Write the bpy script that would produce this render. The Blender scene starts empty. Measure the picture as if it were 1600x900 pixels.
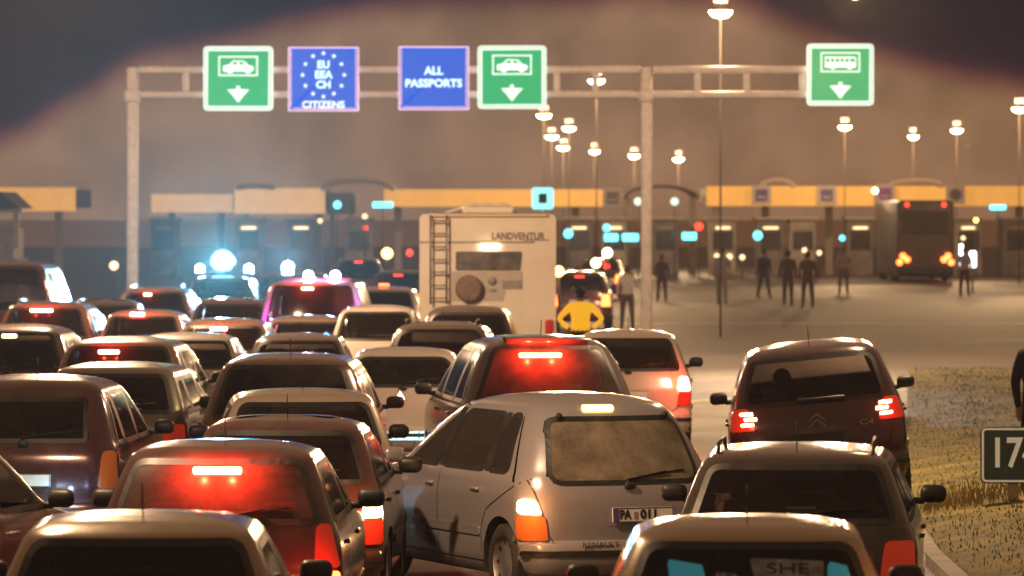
import bpy, bmesh, math, random
import numpy as np
from mathutils import Vector, Matrix
random.seed(7)
R_ = math.radians
FPX, YH, CH = 7500.0, 331.0, 3.07          # focal length in photo pixels, horizon row, camera height
SC = bpy.context.scene

# ---------------------------------------------------------------- camera
cd = bpy.data.cameras.new('camera'); cam = bpy.data.objects.new('camera', cd); SC.collection.objects.link(cam)
cam.location = (0, 0, CH); cam.rotation_euler = (R_(90), 0, 0)
cd.sensor_width = 36; cd.lens = FPX/1600*36; cd.shift_y = -(450-YH)/1600
cd.clip_start = 0.5; cd.clip_end = 3000
cd.dof.use_dof = True; cd.dof.focus_distance = 39; cd.dof.aperture_fstop = 4.2
SC.camera = cam
SC.view_settings.view_transform = 'Standard'; SC.view_settings.look = 'None'
SC.view_settings.exposure = 1.08; SC.view_settings.gamma = 1
SC.cycles.use_denoising = True
SC.cycles.max_bounces = 6; SC.cycles.transparent_max_bounces = 24; SC.cycles.volume_bounces = 0
SC.cycles.diffuse_bounces = 2; SC.cycles.glossy_bounces = 3; SC.cycles.sample_clamp_indirect = 4
SC.cycles.caustics_reflective = False; SC.cycles.caustics_refractive = False

# ---------------------------------------------------------------- night sky: warm light dome, dark banks on both sides, unseen brown overhead added as fill
W = bpy.data.worlds.new('World'); SC.world = W; W.use_nodes = True
nt = W.node_tree; nt.nodes.clear()
def N(t, **k):
    n = nt.nodes.new(t)
    for a, b in k.items(): setattr(n, a, b)
    return n
def M_(op, a, b=None, c=None):
    n = N('ShaderNodeMath', operation=op)
    for i, v in enumerate((a, b, c)):
        if v is None: continue
        if isinstance(v, (int, float)): n.inputs[i].default_value = v
        else: nt.links.new(v, n.inputs[i])
    return n.outputs[0]
tc = N('ShaderNodeTexCoord'); sp = N('ShaderNodeSeparateXYZ'); nt.links.new(tc.outputs['Generated'], sp.inputs[0])
ymax = M_('MAXIMUM', sp.outputs['Y'], 0.05)
az = M_('DIVIDE', sp.outputs['X'], ymax); el = M_('DIVIDE', sp.outputs['Z'], ymax)
fc = N('ShaderNodeFloatCurve'); nt.links.new(M_('MULTIPLY_ADD', az, 2.5, 0.5), fc.inputs['Value'])   # az -0.2..0.2
cv = fc.mapping.curves[0]
def cx(px): return ((px-800)/FPX)*2.5+0.5
def cy(py): return (YH-py)/FPX*10
pts = [(0.0, 300), (cx(-150), 270), (cx(0), 222), (cx(130), 150), (cx(260), 74), (cx(480), 25), (cx(800), -8), (cx(1130), -2), (cx(1300), 58), (cx(1450), 108), (cx(1600), 135), (cx(1800), 190), (1.0, 230)]
while len(cv.points) < len(pts): cv.points.new(0.5, 0.5)
for i, (x, py) in enumerate(pts): cv.points[i].location = (x, cy(py) if x not in (0.0, 1.0) or True else 0)
fc.mapping.update()
nz = N('ShaderNodeTexNoise'); nz.inputs['Scale'].default_value = 26; nz.inputs['Detail'].default_value = 5
nt.links.new(tc.outputs['Generated'], nz.inputs['Vector'])
wob = M_('MULTIPLY', M_('SUBTRACT', nz.outputs['Fac'], 0.5), 0.010)
bound = M_('MULTIPLY', fc.outputs[0], 0.1)
dd = M_('ADD', M_('SUBTRACT', el, bound), wob)
mr = N('ShaderNodeMapRange', interpolation_type='SMOOTHSTEP')
nt.links.new(dd, mr.inputs[0]); mr.inputs[1].default_value = -0.0065; mr.inputs[2].default_value = 0.0055
hi = N('ShaderNodeMapRange', interpolation_type='SMOOTHSTEP'); nt.links.new(el, hi.inputs[0])
hi.inputs[1].default_value = 0.06; hi.inputs[2].default_value = 0.2; hi.inputs[3].default_value = 1; hi.inputs[4].default_value = 0
dark = M_('MULTIPLY', mr.outputs[0], hi.outputs[0])
nz2 = N('ShaderNodeTexNoise'); nz2.inputs['Scale'].default_value = 60; nz2.inputs['Detail'].default_value = 6
nt.links.new(tc.outputs['Generated'], nz2.inputs['Vector'])
r1 = N('ShaderNodeValToRGB'); nt.links.new(nz2.outputs['Fac'], r1.inputs[0])
r1.color_ramp.elements[0].color = (0.165, 0.085, 0.042, 1); r1.color_ramp.elements[1].color = (0.25, 0.13, 0.068, 1)
r1.color_ramp.elements[0].position = 0.35; r1.color_ramp.elements[1].position = 0.65
r2 = N('ShaderNodeValToRGB'); nt.links.new(dark, r2.inputs[0])
cr = r2.color_ramp; cr.elements[0].color = (1, 1, 1, 1); cr.elements[1].color = (0.02, 0.0, 0.10, 1)
e = cr.elements.new(0.45); e.color = (0.55, 0.33, 0.42, 1); e = cr.elements.new(0.78); e.color = (0.10, 0.015, 0.22, 1)
mx = N('ShaderNodeMix', data_type='RGBA', blend_type='MULTIPLY'); mx.inputs[0].default_value = 1
nt.links.new(r1.outputs[0], mx.inputs[6]); nt.links.new(r2.outputs[0], mx.inputs[7])
bg = N('ShaderNodeBackground'); bg.inputs[1].default_value = 0.53; nt.links.new(mx.outputs[2], bg.inputs[0])
ow = N('ShaderNodeOutputWorld'); nt.links.new(bg.outputs[0], ow.inputs[0])
HAZE_DENSITY = 0.0003

# ---------------------------------------------------------------- materials
MATS = {}
def mat(name, col, rough=0.5, metal=0.0, coat=0.0, emit=None, es=0.0, var=0.0, vscale=6.0, bump=0.0, bscale=200.0, col2=None, spec=0.5):
    if name in MATS: return MATS[name]
    m = bpy.data.materials.new(name); m.use_nodes = True; t = m.node_tree; b = t.nodes['Principled BSDF']
    b.inputs['Base Color'].default_value = (*col, 1); b.inputs['Roughness'].default_value = rough
    b.inputs['Metallic'].default_value = metal; b.inputs['Coat Weight'].default_value = coat; b.inputs['Coat Roughness'].default_value = 0.12
    b.inputs['Specular IOR Level'].default_value = spec
    if emit: b.inputs['Emission Color'].default_value = (*emit, 1); b.inputs['Emission Strength'].default_value = es
    if var or col2:
        tcx = t.nodes.new('ShaderNodeTexCoord'); n = t.nodes.new('ShaderNodeTexNoise'); n.inputs['Scale'].default_value = vscale; n.inputs['Detail'].default_value = 8
        n.inputs['Roughness'].default_value = 0.65
        t.links.new(tcx.outputs['Object'], n.inputs['Vector'])
        r = t.nodes.new('ShaderNodeValToRGB'); t.links.new(n.outputs['Fac'], r.inputs[0])
        r.color_ramp.elements[0].position = 0.36; r.color_ramp.elements[1].position = 0.66
        c2 = col2 or tuple(min(1, c*(1+var)+0.02*var) for c in col)
        c1 = col if col2 else tuple(c*(1-var) for c in col)
        r.color_ramp.elements[0].color = (*c1, 1); r.color_ramp.elements[1].color = (*c2, 1)
        t.links.new(r.outputs[0], b.inputs['Base Color'])
        rr = t.nodes.new('ShaderNodeMapRange'); t.links.new(n.outputs['Fac'], rr.inputs[0])
        rr.inputs[3].default_value = max(0.03, rough-0.12); rr.inputs[4].default_value = min(1, rough+0.15); t.links.new(rr.outputs[0], b.inputs['Roughness'])
    if bump:
        tcx = t.nodes.new('ShaderNodeTexCoord'); n = t.nodes.new('ShaderNodeTexNoise'); n.inputs['Scale'].default_value = bscale; n.inputs['Detail'].default_value = 4
        t.links.new(tcx.outputs['Object'], n.inputs['Vector'])
        bp = t.nodes.new('ShaderNodeBump'); bp.inputs['Strength'].default_value = bump; bp.inputs['Distance'].default_value = 0.01
        t.links.new(n.outputs['Fac'], bp.inputs['Height']); t.links.new(bp.outputs[0], b.inputs['Normal'])
    MATS[name] = m; return m
def paint(name, col, rough=0.26, metal=0.35, dirt=0.14):
    rough = rough*.75
    d = tuple(c*(1-dirt)+e*dirt for c, e in zip(col, (0.30, 0.24, 0.18)))
    return mat('paint_'+name, col, rough, metal, 1.0, col2=d, vscale=2.2, bump=0.03, bscale=60)
def glass(name, tint=(0.82, 0.74, 0.68), dust=0.03, dcol=(0.25, 0.18, 0.13), grough=.08):
    if name in MATS: return MATS[name]
    m = bpy.data.materials.new(name); m.use_nodes = True; t = m.node_tree; t.nodes.clear()
    o = t.nodes.new('ShaderNodeOutputMaterial'); tr = t.nodes.new('ShaderNodeBsdfTransparent'); tr.inputs[0].default_value = (*tint, 1)
    df = t.nodes.new('ShaderNodeBsdfDiffuse'); df.inputs[0].default_value = (*dcol, 1)
    gl = t.nodes.new('ShaderNodeBsdfGlossy'); gl.inputs['Roughness'].default_value = grough; gl.inputs[0].default_value = (1, 1, 1, 1)
    n = t.nodes.new('ShaderNodeTexNoise'); n.inputs['Scale'].default_value = 3.2; n.inputs['Detail'].default_value = 7; n.inputs['Roughness'].default_value = 0.7
    tcx = t.nodes.new('ShaderNodeTexCoord'); t.links.new(tcx.outputs['Object'], n.inputs['Vector'])
    r = t.nodes.new('ShaderNodeMapRange'); r.inputs[1].default_value = 0.3; r.inputs[2].default_value = 0.75
    r.inputs[3].default_value = dust*0.45; r.inputs[4].default_value = dust*1.9; t.links.new(n.outputs['Fac'], r.inputs[0])
    m1 = t.nodes.new('ShaderNodeMixShader'); t.links.new(r.outputs[0], m1.inputs[0]); t.links.new(tr.outputs[0], m1.inputs[1]); t.links.new(df.outputs[0], m1.inputs[2])
    fr = t.nodes.new('ShaderNodeFresnel'); fr.inputs[0].default_value = 1.30
    m2 = t.nodes.new('ShaderNodeMixShader'); t.links.new(fr.outputs[0], m2.inputs[0]); t.links.new(m1.outputs[0], m2.inputs[1]); t.links.new(gl.outputs[0], m2.inputs[2])
    t.links.new(m2.outputs[0], o.inputs[0]); MATS[name] = m; return m
def emis(name, col, s, base=None):
    return mat('lit_'+name, base or tuple(c*0.5 for c in col), 0.35, 0, 0.2, emit=col, es=s)
BLACK = mat('black_trim', (0.012, 0.011, 0.010), 0.45, var=0.5)
RUBBER = mat('rubber', (0.02, 0.019, 0.018), 0.8, var=0.3)
CLOTH = mat('seat_cloth', (0.07, 0.055, 0.05), 0.9, var=0.3)
CHROME = mat('chrome', (0.7, 0.68, 0.65), 0.15, 1.0)
STEEL = mat('wheel_steel', (0.32, 0.31, 0.30), 0.4, 0.7, var=0.35)
STEELP = mat('galvanised_steel', (0.72, 0.65, 0.60), 0.5, 0.1, var=0.12)
PLATE = mat('plate_white', (0.75, 0.75, 0.72), 0.4, var=0.08)
LENS_R = mat('lens_red', (0.30, 0.012, 0.008), 0.2, 0, 0.5, emit=(1, 0.05, 0.01), es=0.10)
LENS_O = mat('lens_amber', (0.5, 0.14, 0.03), 0.2, 0, 0.5)
LENS_W = mat('lens_clear', (0.6, 0.55, 0.5), 0.15, 0.3, 0.6)
L_RED = emis('red', (1.0, 0.10, 0.02), 6)
L_REDHOT = emis('red_hot', (1.0, 0.62, 0.28), 5)
L_BRAKE = emis('brake_strip', (1.0, 0.72, 0.42), 6)
L_AMBER = emis('amber', (1.0, 0.50, 0.10), 5)
L_AMBERHOT = emis('amber_hot', (1.0, 0.80, 0.42), 5)
L_SOD = emis('street_lamp', (1.0, 0.78, 0.42), 14)
L_BLUE = emis('blue_beacon', (0.45, 0.85, 1.0), 20)
L_CYAN = emis('cyan_signal', (0.12, 0.85, 1.0), 1.6)
L_REDSIG = emis('red_signal', (1.0, 0.04, 0.02), 2.0)
L_WARM = emis('warm_small', (1.0, 0.66, 0.34), 1.2)
L_WHITE = emis('white_small', (0.85, 0.9, 1.0), 3)
GLASS = glass('car_glass'); GLASSD = glass('car_glass_dark', (0.72, 0.62, 0.56), 0.02); GLASSH = glass('car_glass_hazy', (.55, .45, .40), .16, (.26, .18, .14), .30); GLASSM = glass('car_glass_dusty', (0.42, 0.36, 0.30), 0.45, (0.36, 0.30, 0.22))

# ---------------------------------------------------------------- object helpers
COL = SC.collection
def empty(name, label, cat, loc=(0, 0, 0), rz=0, group=None):
    o = bpy.data.objects.new(name, None); COL.objects.link(o); o.location = loc; o.rotation_euler = (0, 0, rz)
    o['label'] = label; o['category'] = cat
    if group: o['group'] = group
    return o
def tag(o, label, cat, group=None):
    o['label'] = label; o['category'] = cat
    if group: o['group'] = group
    return o
def link(name, me, m, parent=None, smooth=True, label=None):
    o = bpy.data.objects.new(name, me); COL.objects.link(o)
    for x in (m if isinstance(m, (list, tuple)) else [m]): me.materials.append(x)
    if smooth:
        me.shade_smooth()
    if parent: o.parent = parent
    if label: o['label'] = label
    return o
class MB:
    def __init__(s): s.v = []; s.f = []; s.m = []
    def add(s, v, f, mi=0):
        b = len(s.v); s.v += [tuple(p) for p in v]; s.f += [tuple(b+i for i in q) for q in f]; s.m += [mi]*len(f); return s
    def grid(s, P, mi=0, flip=False):     # P[i][j] -> point
        n, k = len(P), len(P[0]); v = [p for r in P for p in r]; f = []
        for i in range(n-1):
            for j in range(k-1):
                q = (i*k+j, i*k+j+1, (i+1)*k+j+1, (i+1)*k+j); f.append(q[::-1] if flip else q)
        return s.add(v, f, mi)
    def box(s, c, d, b=0.0, seg=2, rot=None, mi=0):
        bm = bmesh.new(); bmesh.ops.create_cube(bm, size=1)
        for v in bm.verts: v.co = Vector((v.co.x*d[0], v.co.y*d[1], v.co.z*d[2]))
        if b > 0: bmesh.ops.bevel(bm, geom=bm.edges[:], offset=min(b, min(d)*0.49), segments=seg, profile=0.5, affect='EDGES')
        if rot: bmesh.ops.transform(bm, matrix=rot, verts=bm.verts)
        bm.verts.index_update()
        s.add([v.co+Vector(c) for v in bm.verts], [[v.index for v in f.verts] for f in bm.faces], mi); bm.free(); return s
    def tube(s, pts, r, n=8, mi=0, cap=True):
        pts = [Vector(p) for p in pts]; rings = []; rr = r if isinstance(r, (list, tuple)) else [r]*len(pts)
        for i, p in enumerate(pts):
            d = (pts[min(i+1, len(pts)-1)]-pts[max(i-1, 0)]).normalized()
            a = d.cross(Vector((0, 0, 1)));  a = a if a.length > 1e-3 else Vector((1, 0, 0)); a.normalize(); b2 = d.cross(a)
            rings.append([p+(a*math.cos(2*math.pi*k/n)+b2*math.sin(2*math.pi*k/n))*rr[i] for k in range(n)])
        v = [p for q in rings for p in q]; f = []
        for i in range(len(rings)-1):
            for k in range(n): f.append((i*n+k, i*n+(k+1) % n, (i+1)*n+(k+1) % n, (i+1)*n+k))
        if cap: f.append(tuple(range(n))[::-1]); f.append(tuple((len(rings)-1)*n+k for k in range(n)))
        return s.add(v, f, mi)
    def lathe(s, prof, c=(0, 0, 0), axis='x', n=28, mi=0, sc=(1, 1, 1)):   # prof: (axial, radius)
        v = []; f = []
        for a, r in prof:
            for k in range(n):
                t = 2*math.pi*k/n; p = (a, r*math.cos(t), r*math.sin(t))
                p = p if axis == 'x' else ((p[1], p[0], p[2]) if axis == 'y' else (p[1], p[2], p[0]))
                v.append((c[0]+p[0]*sc[0], c[1]+p[1]*sc[1], c[2]+p[2]*sc[2]))
        for i in range(len(prof)-1):
            for k in range(n): f.append((i*n+k, i*n+(k+1) % n, (i+1)*n+(k+1) % n, (i+1)*n+k))
        return s.add(v, f, mi)
    def prism(s, pts, y0, y1, mi=0):      # outline in x,z extruded along y; front faces -y at y0
        n = len(pts); v = [(x, y0, z) for x, z in pts]+[(x, y1, z) for x, z in pts]
        return s.add(v, [tuple(range(n)), tuple(range(2*n-1, n-1, -1))]+[(i, i+n, (i+1) % n+n, (i+1) % n) for i in range(n)], mi)
    def mesh(s, name='mesh'):
        me = bpy.data.meshes.new(name); me.from_pydata(s.v, [], s.f); me.validate()
        if any(s.m): me.polygons.foreach_set('material_index', s.m[:len(me.polygons)])
        return me
    def build(s, name, m, parent=None, smooth=True, sharp=None, label=None, fixn=True):
        me = s.mesh(name)
        if fixn:
            bm = bmesh.new(); bm.from_mesh(me); bmesh.ops.recalc_face_normals(bm, faces=bm.faces); bm.to_mesh(me); bm.free()
        o = link(name, me, m, parent, smooth, label)
        if smooth and sharp: me.set_sharp_from_angle(angle=R_(sharp))
        return o
def light(name, loc, col, power, parent=None, size=0.05, spot=None, rot=None, spec=1.0):
    l = bpy.data.lights.new(name, 'SPOT' if spot else 'POINT'); l.color = col; l.energy = power; l.shadow_soft_size = size; l.specular_factor = spec
    if spot: l.spot_size = R_(spot); l.spot_blend = 0.6
    o = bpy.data.objects.new(name, l); COL.objects.link(o); o.location = loc
    if rot: o.rotation_euler = rot
    if parent: o.parent = parent
    return o
def area(name, loc, col, power, parent, size=.5):      # bare point light added just off the tailgate to tint it
    l = bpy.data.lights.new(name, 'POINT'); l.color = col; l.energy = power; l.shadow_soft_size = 0; l.specular_factor = 0
    o = bpy.data.objects.new(name, l); COL.objects.link(o); o.location = loc; o.parent = parent
    return o
_font = None
def text_mesh(txt, size, ext=0.004, bold=0.0, width=None):
    c = bpy.data.curves.new('lettering', 'FONT'); c.body = txt; c.size = size; c.extrude = ext; c.align_x = 'CENTER'; c.align_y = 'CENTER'; c.offset = bold
    c.resolution_u = 3
    o = bpy.data.objects.new('tmp', c); COL.objects.link(o); dg = bpy.context.evaluated_depsgraph_get()
    me = bpy.data.meshes.new_from_object(o.evaluated_get(dg)); bpy.data.objects.remove(o); bpy.data.curves.remove(c)
    if width:
        xs = [v.co.x for v in me.vertices]; k = width/(max(xs)-min(xs)); cxm = (max(xs)+min(xs))/2
        for v in me.vertices: v.co.x = (v.co.x-cxm)*k
    return me
def text(parent, txt, loc, size, m, name='lettering', rot=(math.pi/2, 0, 0), ext=0.004, bold=0.0, width=None, warp=None):
    me = text_mesh(txt, size, ext, bold, width)
    me.materials.clear()
    o = bpy.data.objects.new(name, me); COL.objects.link(o); me.materials.append(m); o.parent = parent; o.location = loc; o.rotation_euler = rot
    return o
def P3(px, s): return ((px-800)/s, FPX/s)
def zat(py, s): return CH-(py-YH)/s

def rounded(poly, r, seg=0.06):
    n = len(poly); out = []
    rr = r if isinstance(r, (list, tuple)) else [r]*n
    for i in range(n):
        p0, p, p1 = Vector(poly[i-1]), Vector(poly[i]), Vector(poly[(i+1) % n])
        a = (p0-p); b = (p1-p); q = min(rr[i], a.length*0.49, b.length*0.49); A = p+a.normalized()*q; B = p+b.normalized()*q
        for k in range(7):
            t = k/6; out.append(A*(1-t)**2+p*2*t*(1-t)+B*t*t)
        nxt = Vector(poly[(i+1) % n]); q2 = min(rr[(i+1) % n], (nxt-p).length*0.49); C = nxt+(p-nxt).normalized()*q2
        L = (C-B).length; m = max(1, int(L/seg))
        for k in range(1, m): out.append(B.lerp(C, k/m))
    res = []
    for p in out:
        if not res or (Vector(res[-1])-p).length > 1e-4: res.append((p.x, p.y))
    if (Vector(res[0])-Vector(res[-1])).length < 1e-4: res.pop()
    return res
def inset(o, w):
    n = len(o); A = sum(o[i][0]*o[(i+1) % n][1]-o[(i+1) % n][0]*o[i][1] for i in range(n)); sg = 1 if A > 0 else -1; r = []
    for i in range(n):
        a, b = Vector(o[i-1]), Vector(o[(i+1) % n]); d = (b-a).normalized(); r.append((o[i][0]-d.y*w*sg, o[i][1]+d.x*w*sg))
    return r
def inside(pt, o):
    x, y = pt; c = False; n = len(o)
    for i in range(n):
        x0, y0 = o[i-1]; x1, y1 = o[i]
        if (y0 > y) != (y1 > y) and x < (x1-x0)*(y-y0)/(y1-y0)+x0: c = not c
    return c

# ---------------------------------------------------------------- cars
# rows: z, rear offset, front offset (from the nose), half width as a share
TAB = {
 'hatch': (1.45, [(.20, .10, .14, .90), (.27, .03, .06, .95), (.36, .0, .01, .975), (.46, .0, .0, .985), (.50, .035, .01, .99), (.62, .045, .03, 1.0), (.74, .06, .10, 1.0), (.84, .09, .32, .985),
   (.90, .11, .70, .965), (.95, .13, 1.02, .94), (1.02, .165, 1.22, .905), (1.15, .25, 1.48, .85), (1.28, .35, 1.75, .79), (1.36, .43, 1.95, .745), (1.392, .50, 2.10, .69), (1.42, .60, 2.25, .60), (1.441, .80, 2.45, .45)]),
 'mpv': (1.62, [(.20, .10, .14, .90), (.27, .02, .06, .95), (.36, -.02, .01, .98), (.47, -.01, .0, .99), (.50, .05, .01, .99), (.62, .05, .03, 1.0), (.80, .06, .12, 1.0), (.90, .08, .35, .985),
   (.98, .115, .75, .965), (1.04, .145, .95, .935), (1.15, .20, 1.15, .90), (1.30, .28, 1.40, .85), (1.42, .36, 1.62, .80), (1.50, .42, 1.80, .755), (1.55, .50, 2.0, .69), (1.583, .62, 2.2, .58), (1.608, .85, 2.45, .42)]),
 'wagon': (1.50, [(.20, .10, .14, .90), (.27, .03, .06, .95), (.36, .0, .01, .975), (.46, .0, .0, .985), (.50, .04, .01, .99), (.62, .045, .03, 1.0), (.76, .05, .10, 1.0), (.86, .07, .32, .985),
   (.92, .09, .80, .965), (.97, .11, 1.10, .94), (1.05, .16, 1.32, .91), (1.18, .26, 1.60, .86), (1.31, .37, 1.87, .81), (1.40, .45, 2.05, .765), (1.445, .53, 2.2, .70), (1.47, .63, 2.35, .60), (1.491, .85, 2.6, .45)]),
 'sedan': (1.44, [(.20, .10, .14, .90), (.27, .03, .06, .95), (.36, .0, .01, .975), (.46, .0, .0, .985), (.50, .03, .01, .99), (.62, .035, .03, 1.0), (.76, .04, .10, 1.0), (.86, .06, .32, .985),
   (.93, .10, .80, .96), (.965, .22, 1.05, .935), (.985, .45, 1.15, .92), (1.03, .60, 1.27, .89), (1.15, .82, 1.50, .84), (1.27, 1.06, 1.76, .79), (1.35, 1.25, 1.95, .745), (1.395, 1.40, 2.1, .69), (1.42, 1.52, 2.25, .60), (1.435, 1.7, 2.45, .45)]),
 'van': (1.86, [(.20, .08, .14, .92), (.27, .02, .06, .96), (.36, .0, .01, .98), (.46, .0, .0, .99), (.50, .03, .01, .99), (.70, .03, .05, 1.0), (.90, .04, .15, 1.0), (1.02, .05, .55, .99),
   (1.08, .06, .80, .975), (1.15, .07, .95, .96), (1.30, .10, 1.15, .93), (1.50, .15, 1.42, .89), (1.64, .19, 1.62, .86), (1.74, .24, 1.80, .82), (1.80, .30, 1.95, .76), (1.84, .42, 2.1, .64), (1.855, .65, 2.35, .48)]),
}
class Shape:
    def __init__(s, kind, L, Wd, H, bow=0.07, c=0.16, cxr=0.23, tumble=.05):
        href, rows = TAB[kind]; k = H/href
        t = np.array(rows, float); n = len(t); si = np.arange(n); sd = np.linspace(0, n-1, (n-1)*10+1)
        def pchip(y):
            h = np.diff(y); m = np.zeros(n); 
            for i in range(1, n-1):
                if h[i-1]*h[i] > 0: m[i] = 2*h[i-1]*h[i]/(h[i-1]+h[i])
            m[0], m[-1] = h[0], h[-1]; i = np.minimum(sd.astype(int), n-2); f = sd-i
            return (2*f**3-3*f**2+1)*y[i]+(f**3-2*f**2+f)*m[i]+(-2*f**3+3*f**2)*y[i+1]+(f**3-f**2)*m[i+1]
        lowk = lambda z: z if z < .5 else .5+(z-.5)*(H-.5)/(href-.5)
        s.z = pchip(np.array([lowk(z) for z in t[:, 0]])); s.z = np.maximum.accumulate(s.z)+np.arange(len(s.z))*1e-6
        s.R = pchip(t[:, 1]); s.F = L-pchip(t[:, 2]); s.W = pchip(t[:, 3])*Wd/2
        bz_ = .62*H; s.W = s.W*(1-tumble*np.clip((s.z-bz_)/(H-bz_), 0, 1)**1.6)
        s.L, s.Wd, s.H, s.bow, s.c, s.cxr = L, Wd, H, bow, c, cxr; s.ym = L/2; s.lowk = lowk; s.kind = kind
    def g(s, arr, z): return float(np.interp(z, s.z, arr))
    def P(s, y): return 1-0.055*abs((y-s.ym)/(s.L/2))**2.5
    def off(s, u, Wz):
        k = 1-min(s.cxr, Wz*0.4)/Wz; a = abs(u); t = max(0.0, (a-k)/(1-k)); return s.bow*a*a+s.c*(1-math.sqrt(max(0, 1-t*t)))
    def rear(s, x, z):
        Wz = s.g(s.W, z); u = max(-1, min(1, x/Wz)); y = s.g(s.R, z)+s.off(u, Wz); return Vector((u*Wz*s.P(y), y, z))
    def front(s, x, z):
        Wz = s.g(s.W, z); u = max(-1, min(1, x/Wz)); y = s.g(s.F, z)-s.off(u, Wz)*1.3; return Vector((u*Wz*s.P(y), y, z))
    def side(s, sg, y, z):
        Wz = s.g(s.W, z); r = s.g(s.R, z); f = s.g(s.F, z); x = Wz
        for e, d in ((y-r, 1.0), ((f-y), 1.3)):
            if e < (s.bow+s.c)*d:
                lo, hi_ = 0.0, 1.0
                for _ in range(18):
                    m = (lo+hi_)/2
                    if s.off(m, Wz)*d < e: lo = m
                    else: hi_ = m
                x = Wz*lo
        return Vector((sg*x*s.P(y), y, z))
    def pt(s, face, a, z, o=0.0):
        f = {'rear': lambda a, z: s.rear(a, z), 'front': lambda a, z: s.front(a, z), 'L': lambda a, z: s.side(-1, a, z), 'R': lambda a, z: s.side(1, a, z)}[face]
        p = f(a, z)
        if o:
            h = 0.012; e1 = f(a+h, z)-f(a-h, z); e2 = f(a, z+h)-f(a, z-h); n = e1.cross(e2)
            if n.length < 1e-9: return p
            n.normalize(); ref = {'rear': Vector((0, -1, 0.3)), 'front': Vector((0, 1, 0.3)), 'L': Vector((-1, 0, 0.1)), 'R': Vector((1, 0, 0.1))}[face]
            if n.dot(ref) < 0: n = -n
            p = p+n*o
        return p
    def patch(s, mb, face, outline, o, th=0.0, rows=8, cols=10, mi=0):
        zs = [q[1] for q in outline]; z0, z1 = min(zs), max(zs); G = []; n = len(outline)
        for j in range(rows+1):
            t = 0.5-0.5*math.cos(math.pi*j/rows); z = z0+(z1-z0)*(0.004+0.992*t); xs = []
            for i in range(n):
                a, b = outline[i-1], outline[i]
                if (a[1] > z) != (b[1] > z): xs.append(a[0]+(b[0]-a[0])*(z-a[1])/(b[1]-a[1]))
            if len(xs) < 2: continue
            G.append([s.pt(face, min(xs)+(max(xs)-min(xs))*k/cols, z, o) for k in range(cols+1)])
        if len(G) > 1:
            i, k = len(G)//2, cols//2; i = min(i, len(G)-2); n_ = (G[i][k+1]-G[i][k]).cross(G[i+1][k]-G[i][k])
            ref = s.pt(face, (min(zs)*0+sum(q[0] for q in outline)/n), (z0+z1)/2, .1)-s.pt(face, sum(q[0] for q in outline)/n, (z0+z1)/2, 0)
            mb.grid(G, mi, flip=n_.dot(ref) < 0)
        if th: s.ring(mb, face, outline, None, o, o-th, mi)
        return mb
    def ring(s, mb, face, a, b, oa, ob, mi=0):
        b = b or a; n = len(a); va = [s.pt(face, p[0], p[1], oa) for p in a]; vb = [s.pt(face, p[0], p[1], ob) for p in b]
        mb.add(va+vb, [(i, (i+1) % n, (i+1) % n+n, i+n) for i in range(n)], mi); return mb
    def strip(s, mb, face, pts, w, o, mi=0):
        res = []
        for (a, b) in zip(pts[:-1], pts[1:]):
            n = max(1, int(math.dist(a, b)/0.08)); res += [(a[0]+(b[0]-a[0])*k/n, a[1]+(b[1]-a[1])*k/n) for k in range(n)]
        res.append(pts[-1]); A = []; B = []
        for i, p in enumerate(res):
            q, r = res[max(0, i-1)], res[min(len(res)-1, i+1)]; d = Vector((r[0]-q[0], r[1]-q[1])).normalized()
            A.append(s.pt(face, p[0]-d.y*w/2, p[1]+d.x*w/2, o)); B.append(s.pt(face, p[0]+d.y*w/2, p[1]-d.x*w/2, o))
        mb.grid([A, B], mi); return mb

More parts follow.
